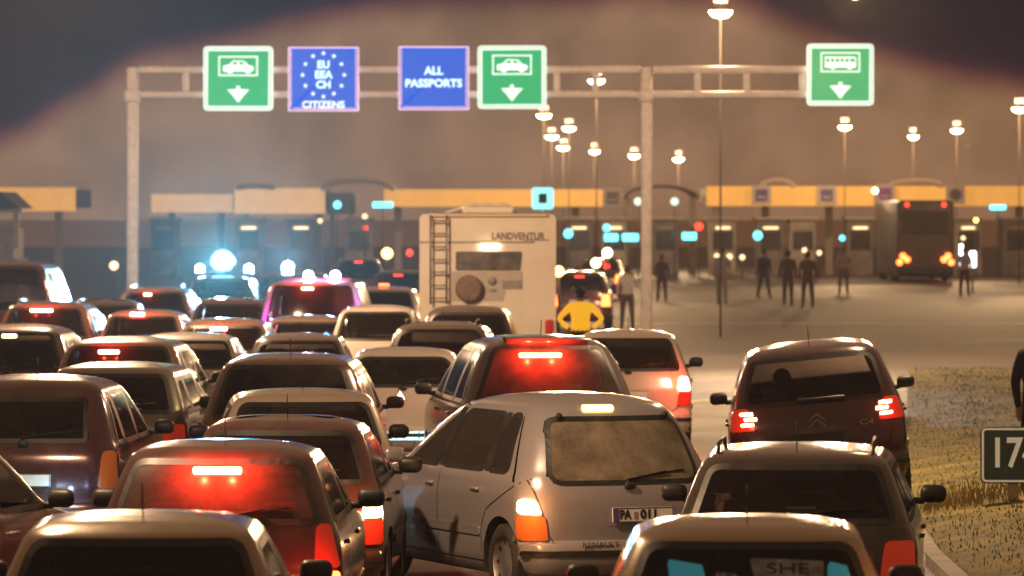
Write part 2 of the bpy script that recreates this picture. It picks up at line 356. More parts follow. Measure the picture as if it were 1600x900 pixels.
def side_windows(S, splits, zb, zt, y0, y1):
    """panes between pillars; y0/y1 = (at belt, at roof)"""
    ys = [None]+list(splits)+[None]; out = []
    for i in range(len(ys)-1):
        a = ys[i]; b = ys[i+1]
        lb, lt = (y0 if a is None else (a+.035, a+.035)); rb, rt = (y1 if b is None else (b-.035, b-.035))
        out.append([(lb, zb), (rb, zb), (rt, zt), (lt, zt)])
    return out
SEATS = {}
def make_car(name, label, cat, x, y, yaw, kind, L, Wd, H, pm, group='cars queuing for the border crossing', o=None, roll=0, z=0):
    o = o or {}
    S = Shape(kind, L, Wd, H, bow=o.get('bow', .07), c=o.get('c', .16), tumble=o.get('tumble', .05))
    root = empty(name, label, cat, (x, y, z), 0, group); root.rotation_euler = (0, R_(roll), R_(yaw))
    lk = S.lowk; belt = o.get('belt', {'hatch': .955, 'mpv': .985, 'wagon': .97, 'sedan': .965, 'van': 1.07}[kind]); belt = lk(belt)
    zt = H-.125; far = o.get('far', False)
    gm = o.get('glass', GLASS); Wb = S.g(S.W, belt)
    # window outlines
    rw = o.get('rw')
    if rw is None:
        zb_r = belt+.02; zt_r = H-.115
        if kind == 'sedan': zb_r = belt+.055
        zt_r = o.get('ztr', H-.10); a = S.g(S.W, zb_r)*o.get('rwa', .91); b = S.g(S.W, zt_r)*.92; rw = [(-a, zb_r), (a, zb_r), (b, zt_r), (-b, zt_r)]
    RW = rounded(rw, o.get('rwr', .09))
    zb_f = {'hatch': 1.0, 'mpv': 1.06, 'wagon': 1.01, 'sedan': 1.0, 'van': 1.15}[kind]; zb_f = lk(zb_f); a = S.g(S.W, zb_f)*.86; b = S.g(S.W, H-.11)*.86
    FW = rounded([(-a, zb_f), (a, zb_f), (b, H-.11), (-b, H-.11)], .08)
    Ry = lambda z: S.g(S.R, z)+S.bow+S.c; Fy = lambda z: S.g(S.F, z)-(S.bow+S.c)*1.3
    zb_s = belt+.015; zt_s = zt-.015
    y0 = o.get('y0', (Ry(zb_s)+(.16 if kind == 'sedan' else .10), Ry(zt_s)+.08)); y1 = (Fy(zb_s)-.12 if kind != 'x' else 0, Fy(zt_s)-.03)
    y1 = (max(y1[0], 0), y1[1])
    sp_ = o.get('splits') or {'hatch': [L*.42], 'mpv': [L*.22, L*.44], 'wagon': [L*.25, L*.46], 'sedan': [L*.46], 'van': [L*.30, L*.55]}[kind]
    SW = [rounded(p, o.get('swr', [.06, .03, .10, .06])) for p in side_windows(S, sp_, zb_s, zt_s, y0, y1)]
    fr = .036
    # body shell
    nR, nS, nF = (20, 34, 12) if far else (30, 64, 16)
    us = [math.copysign(abs(math.sin(t))**.9, math.sin(t)) for t in np.linspace(-math.pi/2, math.pi/2, nR)]
    si = np.linspace(0, len(S.z)-1, 34 if far else 62)
    lv = [tuple(np.interp(i, np.arange(len(S.z)), A) for A in (S.z, S.R, S.F, S.W)) for i in si]
    verts = []; meta = []
    for (z_, r_, f_, w_) in lv:
        a0 = r_+S.bow+S.c; a1 = f_-(S.bow+S.c)*1.3
        row = []; mt = []
        for u in us: yy = r_+S.off(u, w_); row.append((u*w_*S.P(yy), yy, z_)); mt.append(('r', u*w_, z_))
        for v in np.linspace(0, 1, nS)[1:-1]: yy = a0+(a1-a0)*v; row.append((w_*S.P(yy), yy, z_)); mt.append(('R', yy, z_))
        for u in np.linspace(1, -1, nF):
            u2 = math.copysign(abs(u)**.6, u); yy = f_-S.off(u2, w_)*1.3; row.append((u2*w_*S.P(yy), yy, z_)); mt.append(('f', u2*w_, z_))
        for v in np.linspace(1, 0, nS)[1:-1]: yy = a0+(a1-a0)*v; row.append((-w_*S.P(yy), yy, z_)); mt.append(('L', yy, z_))
        verts.append(row); meta.append(mt)
    n = len(verts[0]); V = [p for r in verts for p in r]; Mt = [p for r in meta for p in r]; Fc = []
    wr = o.get('wheel_r', .30); wy = [o.get('wy', .74), L-.80]; ar = wr+.055
    RWi = inset(RW, fr*.35); FWi = inset(FW, fr*.35); SWi = [inset(q, fr*.35) for q in SW]; killed = set(); 
    for i in range(len(verts)-1):
        for j in range(n):
            q = (i*n+j, i*n+(j+1) % n, (i+1)*n+(j+1) % n, (i+1)*n+j)
            tg = [Mt[k][0] for k in q]; ca = sum(Mt[k][1] for k in q)/4; cz = sum(Mt[k][2] for k in q)/4; kill = False; tt = max(set(tg), key=tg.count)
            if tt == 'r' and inside((ca, cz), RWi): kill = True
            elif tt == 'f' and inside((ca, cz), FWi): kill = True
            elif tt in 'LR' and any(inside((sum(V[k][1] for k in q)/4, cz), w) for w in SWi) and not (o.get('panel_van') and tt in 'LR'): kill = True
            if tt in 'LR' and cz < .75:
                cyy = sum(V[k][1] for k in q)/4
                if any(math.hypot(cyy-w, cz-wr) < ar for w in wy): kill = True; killed.update(q)
            if not kill: Fc.append(q)
    for k in killed:
        x0, y0_, z0_ = V[k]
        for w in wy:
            d = math.hypot(y0_-w, z0_-wr)
            if 0.01 < d < ar+.12 and d > ar-.06: V[k] = (x0, w+(y0_-w)*ar/d, max(.2, wr+(z0_-wr)*ar/d))
    top = (len(verts)-1)*n; ring = V[top:top+n]; cxm = 0.0; cym = sum(p[1] for p in ring)/n; prev = top
    for q_, dz_ in ((.88, .0035), (.68, .008), (.40, .0115), (.15, .013)):
        b_ = len(V); V += [(p[0]*q_, cym+(p[1]-cym)*q_, p[2]+dz_) for p in ring]
        Fc += [(prev+j, prev+(j+1) % n, b_+(j+1) % n, b_+j) for j in range(n)]; prev = b_
    V.append((0, cym, ring[0][2]+.0132)); Fc += [(prev+j, prev+(j+1) % n, len(V)-1) for j in range(n)]
    Fc.append(tuple(range(n))[::-1])
    mb = MB().add(V, Fc); body = mb.build('body', pm, root, fixn=False)
    # wells, wheels
    for w in wy:
        for sg in (-1, 1):
            xs = sg*(Wd/2*.985); wl = MB()
            G = [[(sg*(Wd/2*.97), w+ar*math.cos(t), wr+ar*math.sin(t)) for t in np.linspace(-.25, math.pi+.25, 17)], [(sg*(Wd/2-.36), w+ar*math.cos(t), wr+ar*math.sin(t)) for t in np.linspace(-.25, math.pi+.25, 17)]]
            wl.grid(G); wl.add(G[1], [tuple(range(17))]); wl.build('wheel_well', RUBBER, root)
            wh = MB().lathe([(-.09, wr-.10), (-.10, wr-.04), (-.075, wr-.005), (.0, wr), (.075, wr-.005), (.10, wr-.04), (.09, wr-.10)], (xs-sg*.115, w, wr), n=32).build('wheel', RUBBER, root)
            rm = MB(); cxx = xs-sg*.115
            rm.lathe([(sg*.085, wr-.10), (sg*.06, wr-.12), (sg*.045, wr-.17), (sg*.065, .055), (sg*.07, .0)], (cxx, w, wr), n=32)
            rm.build('rim', STEEL, wh).matrix_parent_inverse = Matrix()
            if not far:
                hb = MB()
                for k in range(9):
                    t = k*2*math.pi/9; hb.lathe([(sg*.005, .016), (sg*.008, .0)], (cxx+sg*.058, w+(wr-.145)*math.cos(t), wr+(wr-.145)*math.sin(t)), n=8)
                hb.build('rim_holes', BLACK, wh)
    # glass
    def pane(nm, face, ol, mg=None):
        w = MB(); S.patch(w, face, inset(ol, fr), .002, rows=6 if far else 10, cols=6 if far else 12); g = w.build(nm, mg or gm, root, fixn=False)
        f = MB(); S.ring(f, face, ol, inset(ol, fr+.004), .003, .0035); f.build('window_seal', BLACK, g, smooth=False, fixn=False); return g
    rwin = pane('rear_window', 'rear', RW, o.get('rglass')); pane('windscreen', 'front', FW, GLASS)
    if not o.get('panel_van'):
        for sd in 'LR':
            for q in SW: pane('side_window', sd, q, o.get('sglass'))
            for ysp in sp_:
                bpil = MB(); S.strip(bpil, sd, [(ysp, zb_s+.012), (ysp, zt_s-.008)], .09, .0045); bpil.build('door_pillar', BLACK, root, fixn=False)
    # gaps and mouldings
    gp = MB(); W_lo = S.g(S.W, .6)
    if not far:
        b2 = S.g(S.W, H-.08)*.90; tg_b = lk(.40 if kind != 'sedan' else .5)
        zl = o.get('gate_z', .34 if kind in ('mpv',) else .49)
        a1 = W_lo*.80; ol = rounded([(-a1*.82, zl), (a1*.82, zl), (a1*1.0, lk(.56)), (S.g(S.W, belt)*.93, belt), (b2, H-.07), (-b2, H-.07), (-S.g(S.W, belt)*.93, belt), (-a1, lk(.56))], .06) if kind != 'sedan' else rounded([(-a1, .5), (a1, .5), (a1*1.05, belt-.05), (-a1*1.05, belt-.05)], .06)
        if kind == 'sedan': S.ring(gp, 'rear', ol, inset(ol, .012), .0025, .0025)
        else: S.strip(gp, 'rear', [(-S.g(S.W, belt)*.95, belt-.01), (-a1, lk(.56)), (-a1*.84, zl), (a1*.84, zl), (a1, lk(.56)), (S.g(S.W, belt)*.95, belt-.01)], .011, .0025)
        for sd in 'LR':
            S.strip(gp, sd, [(sp_[-1], .30), (sp_[-1], belt)], .010, .002)
            yb = wy[0]+ar+.03
            S.strip(gp, sd, [(yb, .30), (yb, .55), (yb-.12, .72), (sp_[0]-.75 if kind != 'sedan' else yb-.2, belt)], .010, .002)
            S.strip(gp, sd, [(wy[1]-ar-.03, .30), (wy[1]-ar-.03, belt-.03)], .010, .002)
            S.strip(gp, sd, [(yb, .30), (wy[1]-ar-.03, .30)], .010, .002)
        gp.build('panel_gaps', BLACK, root, smooth=False, fixn=False)
        for sd in 'LR':
            ml = MB(); S.patch(ml, sd, rounded([(wy[0]+ar+.05, .50), (wy[1]-ar-.06, .50), (wy[1]-ar-.06, .57), (wy[0]+ar+.05, .57)], .02), .014, .014, rows=3, cols=14); ml.build('side_moulding', pm if o.get('mould_paint') else BLACK, root, fixn=False)
            for yh in ([sp_[-1]+.18, sp_[0]+.15 if len(sp_) > 1 else y0[0]+.28]):
                hd = MB(); p = S.pt('L' if sd == 'L' else 'R', yh, belt-.12, .012); hd.box(p, (.03, .17, .032), .013); hd.build('door_handle', pm, root)
        bp = MB(); Wq = S.g(S.W, .4); S.patch(bp, 'rear', rounded([(-Wq, .26), (Wq, .26), (Wq, .475), (-Wq, .475)], .03), .022, .022, rows=6, cols=26); bp.build('bumper', o.get('bumper', pm), root, fixn=False)
        bs = MB(); S.patch(bs, 'rear', rounded([(-Wq*.995, .385), (Wq*.995, .385), (Wq*.995, .43), (-Wq*.995, .43)], .012), .032, .012, rows=3, cols=26); bs.build('bumper_strip', o.get('strip', BLACK), root, fixn=False)
    # lamps
    lamps = o.get('lamps') or [('rear_light', [(.70, lk(.60)), (.98, lk(.60)), (.98, lk(.88)), (.76, lk(.88))], o.get('tail', LENS_R))]
    for (nm, ol, lm) in lamps:
        for sg in (-1, 1):
            m_ = lm[0 if sg < 0 else 1] if isinstance(lm, tuple) else lm
            if m_ is None: continue
            q = rounded([(sg*a*S.g(S.W, zz), zz) for a, zz in ol], .035); lb = MB(); S.patch(lb, 'rear', q, .012, .014, rows=6, cols=8); lb.build(nm, m_, root, fixn=False)
    br = o.get('brake', None); bz = o.get('bz', H-.15 if kind != 'sedan' else H-.14)
    if br:
        bw, bm_ = br; b_ = MB(); S.patch(b_, 'rear', rounded([(-bw/2+o.get('bx', 0), bz-.017), (bw/2+o.get('bx', 0), bz-.017), (bw/2+o.get('bx', 0), bz+.017), (-bw/2+o.get('bx', 0), bz+.017)], .015), .02, .02, rows=3, cols=8); b_.build('brake_or_glint', bm_, root, fixn=False)
        if o.get('glow', 0): 
            for qx in (-.3, .3): area('brake_light_glow', S.pt('rear', o.get('bx', 0)+qx*bw, bz, .13), (1, .03, .01), o['glow']*1.1, root)
    for (gx, gz, gc, gpw) in o.get('glows', ()):
        p = S.pt('rear', gx, gz, .2); area('added_glow', p, gc, gpw*.8, root)
    # mirrors
    for sg, sd in ((-1, 'L'), (1, 'R')):
        ym = Fy(belt)-.12-.10; p = S.pt(sd, ym, belt+.03, .0)
        m_ = MB(); m_.box(p+Vector((sg*.135, .0, .05)), (.19, .10, .13), .055, 3); m_.box(p+Vector((sg*.03, .02, 0)), (.09, .05, .05), .018)
        m_.build('wing_mirror', o.get('mirror', BLACK), root, sharp=50)
    # plate
    pl = o.get('plate', None); pz = o.get('pz', lk(.70)); pxx = o.get('px', 0)
    base = S.pt('rear', pxx, pz, .0); nrm = (S.pt('rear', pxx, pz, .1)-base).normalized(); tilt = math.asin(max(-1, min(1, nrm.z)))
    if not far:
        rc = MB(); S.patch(rc, 'rear', rounded([(pxx-.33, pz-.085), (pxx+.33, pz-.085), (pxx+.30, pz+.10), (pxx-.30, pz+.10)], .04), .003, rows=4, cols=8); rc.build('plate_recess', o.get('recess', pm), root, fixn=False)
    pe = MB().box((0, 0, 0), (.52, .012, .115), .005, 1).build('number_plate', o.get('plate_m', PLATE), root, smooth=False); pe.location = base+nrm*.018; pe.rotation_euler = (-tilt, 0, 0)
    if not far:
        bd = MB()
        for (bx, bzz, w_, h_) in ((0, .053, .51, .006), (0, -.053, .51, .006), (-.253, 0, .006, .11), (.253, 0, .006, .11)): bd.box((bx, -.0075, bzz), (w_, .003, h_))
        bd.build('plate_border', BLACK, pe, smooth=False)
    if pl: 
        MB().box((-.228, -.0075, 0), (.04, .004, .10)).build('plate_band', mat('plate_blue', (.10, .07, .25), .4), pe, smooth=False)
        text(pe, pl[0], (-.150, -.008, 0), .098, BLACK, width=.095, ext=.002, bold=.0035)
        text(pe, pl[1], (.042, -.008, 0), .098, BLACK, width=.135, ext=.002, bold=.0035)
        MB().prism([(-.079, -.028), (-.063, -.036), (-.047, -.028), (-.047, .022), (-.079, .022)], -.0095, -.006).build('plate_emblem', mat('emblem', (.35, .2, .2), .5), pe, smooth=False)
    if o.get('spoiler'):
        sp0 = MB(); zs_ = H-.055; b3 = S.g(S.W, zs_)*.80
        Gs = [[S.pt('rear', q, zs_+dz, dn)+Vector((0, dy, 0)) for q in np.linspace(-b3, b3, 13)] for dz, dn, dy in ((.03, .0, .10), (.028, .02, .0), (.0, .045, -.05), (-.02, .03, -.03), (-.03, .0, .02))]
        sp0.grid(Gs); sp0.build('spoiler', pm, root)
    # wiper and aerial
    if not far and kind != 'sedan' and o.get('wiper', True):
        wp = MB(); zz = rw[0][1]+.02; A = S.pt('rear', .0, zz-.03, .02); B = S.pt('rear', .42*Wb, zz+.07, .025); C = S.pt('rear', -.02, zz+.015, .02)
        wp.box(A, (.09, .04, .05), .015); wp.tube([A, C, B], .008, 6); wp.tube([S.pt('rear', .02, zz+.03, .014), S.pt('rear', .62*Wb, zz+.085, .014)], .007, 5); wp.build('wiper', BLACK, root)
    if o.get('aerial', not far):
        MB().tube([(0, o.get('ay', S.g(S.R, H-.01)+.25), H-.01), (0, o.get('ay', S.g(S.R, H-.01)+.25)-.05, H+.16)], .005, 5).build('aerial', BLACK, root)
    if o.get('rails'):
        for sg in (-1, 1):
            xs = sg*S.g(S.W, H-.05)*.92; ya = S.g(S.R, H-.03)+.15; yb = S.g(S.F, H-.03)-.15
            MB().tube([(xs, ya, H-.05), (xs, ya+.08, H+.02), (xs, yb-.08, H+.02), (xs, yb, H-.05)], .014, 7).build('roof_rail', o['rails'], root)
    # front lamps, grille
    for sg in (-1, 1):
        q = rounded([(sg*.45*S.g(S.W, .6), lk(.56)), (sg*.93*S.g(S.W, .6), lk(.58)), (sg*.93*S.g(S.W, .6), lk(.72)), (sg*.5*S.g(S.W, .6), lk(.70))], .03); hb = MB(); S.patch(hb, 'front', q, .01, .01, rows=4, cols=6)
        hb.build('headlight', o.get('head', LENS_W), root, fixn=False)
        if o.get('beam'):
            p = S.pt('front', sg*.7*S.g(S.W, .6), lk(.65), .08); light('headlight_beam', p, o['beam'][0], o['beam'][1], root, .08, spot=75, rot=(R_(84), 0, 0))
    gr = MB(); S.patch(gr, 'front', rounded([(-.35, lk(.56)), (.35, lk(.56)), (.38, lk(.68)), (-.38, lk(.68))], .03), .006, .006, rows=3, cols=8); gr.build('grille', BLACK, root, fixn=False)
    # seats
    if not o.get('panel_van'):
        yS = L*.50; 
        for sx in (-1, 1):
            m_ = MB(); m_.box((sx*Wd*.21, yS-.28, .72), (.46, .13, .60), .06, 3, rot=Matrix.Rotation(R_(-12), 4, 'X')); m_.box((sx*Wd*.21, yS, .42), (.48, .48, .16), .06, 2)
            hr = MB().box((sx*Wd*.21, yS-.33, 1.12), (.27, .09, .17), .04, 3); m_.build('seat', CLOTH, root); hr.build('headrest', CLOTH, root)
        yR = max(S.g(S.R, belt)+.55, L*.27)
        m_ = MB(); m_.box((0, yR, .70), (Wd*.74, .14, .56), .06, 3, rot=Matrix.Rotation(R_(-12), 4, 'X')); m_.box((0, yR+.3, .42), (Wd*.74, .48, .16), .05, 2); m_.build('rear_bench', CLOTH, root)
        for sx in (-1, 1): MB().box((sx*Wd*.22, yR-.07, belt+.07), (.25, .08, .12), .035, 3).build('headrest', CLOTH, root)
        if not far:
            ds = MB().box((0, S.g(S.F, lk(.97))-.42, lk(.86)), (Wd*.80, .40, .16), .05); ds.build('dashboard', BLACK, root)
            if kind != 'sedan': MB().box((0, S.g(S.R, belt)+.33, belt-.03), (Wd*.72, .34, .02), .005).build('parcel_shelf', CLOTH, root)
    root['_S'] = 0
    del root['_S']
    return root, S
def car(name, label, px, s, yaw, kind, L, Wd, H, pm, o=None, cat='car', **k):
    x, y = P3(px, s); return make_car(name, label, cat, x, y, yaw, kind, L, Wd, H, pm, o=o, **k)

# ---------------------------------------------------------------- people
SKIN = mat('skin', (.42, .24, .17), .5); HAIR = mat('hair', (.03, .02, .015), .7)
def person(label, loc, rz, pose='stand', shirt=(.3, .28, .27), trousers=(.05, .04, .04), h=1.76, group='people walking about the crossing', extra=None, shirt_m=None, long_sleeve=True):
    k = h/1.76
    J = {'pelvis': (0, 0, .96), 'waist': (0, .01, 1.10), 'chest': (0, .02, 1.32), 'neck': (0, .01, 1.49), 'head0': (0, -.01, 1.60), 'head1': (0, -.015, 1.70)}
    def arm(sg, sh, el, wr, hd): return [(f'sh{sg}', sh), (f'el{sg}', el), (f'wr{sg}', wr), (f'hd{sg}', hd)]
    A = {-1: None, 1: None}
    if pose == 'akimbo': 
        for g in (-1, 1): A[g] = [(g*.19, .01, 1.43), (g*.40, .06, 1.20), (g*.24, -.06, 1.03), (g*.18, -.10, 1.02)]
    elif pose == 'phone':
        A[-1] = [(-.19, .01, 1.43), (-.29, -.02, 1.17), (-.17, -.14, 1.52), (-.12, -.12, 1.60)]; A[1] = [(.19, .01, 1.43), (.26, .03, 1.16), (.25, -.06, .93), (.25, -.09, .84)]
    elif pose == 'seat':
        J = {'pelvis': (0, 0, .10), 'waist': (0, -.03, .24), 'chest': (0, -.08, .46), 'neck': (0, -.07, .64), 'head0': (0, -.04, .74), 'head1': (0, -.03, .84)}
        for g in (-1, 1): A[g] = [(g*.19, -.08, .57), (g*.24, .06, .33), (g*.16, .30, .38), (g*.14, .38, .42)]
    else:
        for g in (-1, 1): A[g] = [(g*.19, .01, 1.43), (g*.25, .04*g, 1.15), (g*.26, -.06, .91), (g*.26, -.08, .82)]
    rad = {'pelvis': (.155, .115), 'waist': (.14, .10), 'chest': (.165, .115), 'neck': (.058, .062), 'head0': (.075, .085), 'head1': (.082, .098)}
    V = []; E = []; Rr = []; idx = {}
    def av(nm, p, r, par=None):
        r = (r[0]*(1.14 if r[0] > .03 and 'head' not in nm and nm != 'neck' else 1), r[1]*(1.14 if r[0] > .03 and 'head' not in nm and nm != 'neck' else 1)); V.append(Vector(p)*k); Rr.append((r[0]*k, r[1]*k)); idx[nm] = len(V)-1
        if par is not None: E.append((idx[par], idx[nm]))
    pr = None
    for nm in ('pelvis', 'waist', 'chest', 'neck', 'head0', 'head1'): av(nm, J[nm], rad[nm], pr); pr = nm
    for g in (-1, 1):
        pr = 'chest'
        for i, (p, r) in enumerate(zip(A[g], ((.062, .062), (.046, .046), (.032, .032), (.040, .022)))): av(f'a{g}{i}', p, r, pr); pr = f'a{g}{i}'
        hd = Vector(A[g][3]); dr = (hd-Vector(A[g][2])).normalized()
        for f in range(4): av(f'f{g}{f}', hd+dr*(.065+.01*(f in (1, 2)))+Vector(((f-1.5)*.0, (f-1.5)*.019, 0)), (.009, .009), f'a{g}3')
        av(f't{g}', hd+dr*.02+Vector((-g*.035, -.02, 0)), (.010, .010), f'a{g}3')
    if pose == 'seat':
        L_ = lambda g: [(g*.10, .03, .08), (g*.15, .42, .14), (g*.15, .50, -.20), (g*.15, .60, -.24)]
    elif pose == 'walk':
        L_ = lambda g: [(g*.095, 0, .90), (g*.10, -.16*g+.03, .50), (g*.10, -.26*g+.10*(g < 0), .09), (g*.11, -.26*g-.12, .04)]
    else:
        L_ = lambda g: [(g*.10, 0, .90), (g*.13, -.01, .50), (g*.15, .02, .09), (g*.17, -.13, .04)]
    for g in (-1, 1):
        pr = 'pelvis'
        for i, (p, r) in enumerate(zip(L_(g), ((.092, .095), (.066, .066), (.045, .048), (.045, .035)))): av(f'l{g}{i}', p, r, pr); pr = f'l{g}{i}'
    me = bpy.data.meshes.new('person'); me.from_pydata(V, E, []); ob = bpy.data.objects.new('tmp_person', me); COL.objects.link(ob)
    md = ob.modifiers.new('skin', 'SKIN'); 
    if not me.skin_vertices: 
        bm = bmesh.new(); bm.from_mesh(me); bm.verts.layers.skin.verify(); bm.to_mesh(me); bm.free()
    for i, r in enumerate(Rr): me.skin_vertices[0].data[i].radius = r
    me.skin_vertices[0].data[0].use_root = True
    ms = ob.modifiers.new('sub', 'SUBSURF'); ms.levels = ms.render_levels = 2
    dg = bpy.context.evaluated_depsgraph_get(); m2 = bpy.data.meshes.new_from_object(ob.evaluated_get(dg)); bpy.data.objects.remove(ob)
    m2.materials.clear()
    tn = '%.2f_%.2f_%.2f' % shirt; tn2 = '%.2f_%.2f_%.2f' % trousers
    for m in (SKIN, shirt_m or mat('shirt_'+tn, shirt, .8, var=.15), mat('trousers_'+tn2, trousers, .85, var=.15), HAIR, BLACK): m2.materials.append(m)
    hz = J['head0'][2]*k; pz_ = J['pelvis'][2]*k; yc = J['head0'][1]*k
    wrist = [Vector(A[g][2])*k for g in (-1, 1)]; hand = [Vector(A[g][3])*k for g in (-1, 1)]
    for p in m2.polygons:
        c = p.center; mi = 1
        if c.z > hz-.09*k: mi = 3 if (c.z > hz+.09*k or (c.y > yc+.02 if pose != 'seat' else c.y < yc-.01) and c.z > hz-.02*k) else 0
        elif c.z < pz_+.03*k: mi = 2
        if any((c-hh).length < .085*k for hh in hand) and mi != 3 and c.z < hz-.09*k: mi = 0
        if pose != 'seat' and c.z < .085*k: mi = 4
        p.material_index = mi
    m2.shade_smooth(); o = bpy.data.objects.new('person', m2); COL.objects.link(o); o.location = loc; o.rotation_euler = (0, 0, rz)
    tag(o, label, 'person', group)
    # face and hair
    fy = -1 if pose != 'seat' else 1
    hd = MB(); hc = Vector((0, yc, hz+.07*k)); hd.lathe([(-.02*k, .103*k), (.03*k, .104*k), (.07*k, .085*k), (.10*k, .05*k), (.115*k, .0)], (0, yc-fy*.022*k, hz+.075*k), axis='z', n=18, sc=(.92, 1.08, 1)); hd.build('hair', HAIR, o)
    fc_ = MB(); fc_.box((0, yc+fy*.108*k, hz+.035*k), (.024*k, .03*k, .04*k), .008); 
    for g in (-1, 1): fc_.box((g*.088*k, yc, hz+.045*k), (.016*k, .04*k, .06*k), .006)
    fc_.build('face', SKIN, o)
    return o
# ================================================================ setting
def sheet(name, pts, z, m, h=None, kind='structure'):
    me = bpy.data.meshes.new(name); me.from_pydata([(x, y, z) for x, y in pts], [], [tuple(range(len(pts)))])
    o = link(name, me, m, smooth=False); o['kind'] = kind; return o
ASPH = mat('asphalt', (.032, .023, .018), .62, col2=(.080, .056, .040), vscale=.35, bump=.35, bscale=30)
ASPHF = mat('far_paving', (.024, .015, .012), .65, col2=(.062, .040, .030), vscale=.05, bump=.2, bscale=12)
GRASSG = mat('turf', (.055, .068, .016), .9, col2=(.28, .22, .055), vscale=1.1, bump=.9, bscale=14)
LINE = mat('road_paint', (.34, .30, .26), .6, var=.2, vscale=5)
CONC = mat('concrete', (.36, .34, .30), .8, var=.2, vscale=3)
sheet('ground', [(-900, -60), (900, -60), (900, 1800), (-900, 1800)], -.012, mat('earth', (.34, .25, .18), .9, col2=(.48, .36, .26), vscale=.06))
sheet('road', [(-14, -40), (14, -40), (16, 130), (-14, 130)], 0.0, ASPH)
sheet('forecourt_paving', [(-70, 130), (90, 130), (90, 420), (-70, 420)], 0.0, ASPHF)
sheet('side_road', [(16, 96), (90, 112), (90, 130), (16, 130)], -.004, ASPH)
mk = MB()
for xl in (-3.4, 2.95):
    for y in range(6, 128 if xl < 0 else 60, 9): mk.add([(xl-.07, y, .004), (xl+.07, y, .004), (xl+.07, y+3.2, .004), (xl-.07, y+3.2, .004)], [(0, 1, 2, 3)])
mk.add([(2.7, 76.8, .005), (3.75, 78.9, .005), (3.75, 79.6, .005), (2.7, 77.6, .005)], [(0, 1, 2, 3)])
mk.add([(3.75, 78.9, .005), (7.6, 83.2, .005), (7.6, 84.1, .005), (3.75, 79.6, .005)], [(0, 1, 2, 3)])
for (y, x0, x1) in ((131, 3, 20),): mk.add([(x0, y, .005), (x1, y, .005), (x1, y+1.2, .005), (x0, y+1.2, .005)], [(0, 1, 2, 3)])
o = mk.build('road_markings', LINE, smooth=False, fixn=False); o['kind'] = 'structure'
# verge: bank of turf with kerb
edge = [(3.55, 10), (3.62, 30), (3.75, 42), (4.05, 50), (4.75, 60), (5.9, 72), (6.9, 84), (7.6, 92), (8, 104)]
def verge_z(x, y):
    ex = np.interp(y, [p[1] for p in edge], [p[0] for p in edge]); d = x-ex; far = max(0, min(1, (92-y)/10))
    return max(.0, min(1, d/1.0))*.14*far+.04*math.sin(x*2.1+y*.7)*min(1, max(0, d))*far*.6+.02
G = []
ys_v = list(np.linspace(10, 93, 84))
for y in ys_v:
    ex = float(np.interp(y, [p[1] for p in edge], [p[0] for p in edge])); G.append([(ex+.02+t, y, verge_z(ex+t, y)) for t in (0, .25, .5, .8, 1.2, 1.8, 2.5, 3.3, 4.5, 6, 8, 11, 16, 24, 40)])
vg = MB().grid(G).build('grass_verge', GRASSG, fixn=False); vg['kind'] = 'structure'
kb = MB(); A = [[], [], [], []]
for y in ys_v[:62]:
    ex = float(np.interp(y, [p[1] for p in edge], [p[0] for p in edge]))
    for q, (dx, zz) in enumerate(((-.16, -.01), (-.15, .10), (.0, .105), (.03, 0.0))): A[q].append((ex+dx, y, zz))
kb.grid(A); k_ = kb.build('kerb', CONC, smooth=False); k_['kind'] = 'structure'
# grass blades
rnd = random.Random(3); gb = MB()
for i in range(26000):
    y = 36+58*rnd.random()**1.1; ex = float(np.interp(y, [p[1] for p in edge], [p[0] for p in edge])); x = ex+.05+rnd.random()**.8*(y*.115-ex+2.5 if y*.115 > ex-2 else 2)
    z0 = verge_z(x, y)-.01; tall = rnd.random() < .006; hh = (.02+.035*rnd.random()) if not tall else .07+.08*rnd.random(); a = rnd.random()*6.28; w = .006+.006*rnd.random()
    lx, ly = hh*.5*(rnd.random()-.5), hh*.5*(rnd.random()-.5)
    gb.add([(x-w*math.cos(a), y-w*math.sin(a), z0), (x+w*math.cos(a), y+w*math.sin(a), z0), (x+lx, y+ly, z0+hh)], [(0, 1, 2)], int(rnd.random() < .45))
for i in range(420):     # dry tuft round the sign post
    x = 4.55+1.5*rnd.gauss(0, .28); y = 48.8+rnd.gauss(0, .35); z0 = verge_z(x, y); hh = .12+.20*rnd.random(); a = rnd.random()*6.28; w = .006
    gb.add([(x-w*math.cos(a), y-w*math.sin(a), z0), (x+w*math.cos(a), y+w*math.sin(a), z0), (x+(rnd.random()-.5)*hh*.8, y+(rnd.random()-.5)*hh*.5, z0+hh)], [(0, 1, 2)], 1)
go = gb.build('grass', [mat('blade_green', (.055, .08, .02), .8, var=.4), mat('blade_dry', (.34, .27, .10), .8, var=.3)], smooth=False, fixn=False); go['kind'] = 'stuff'

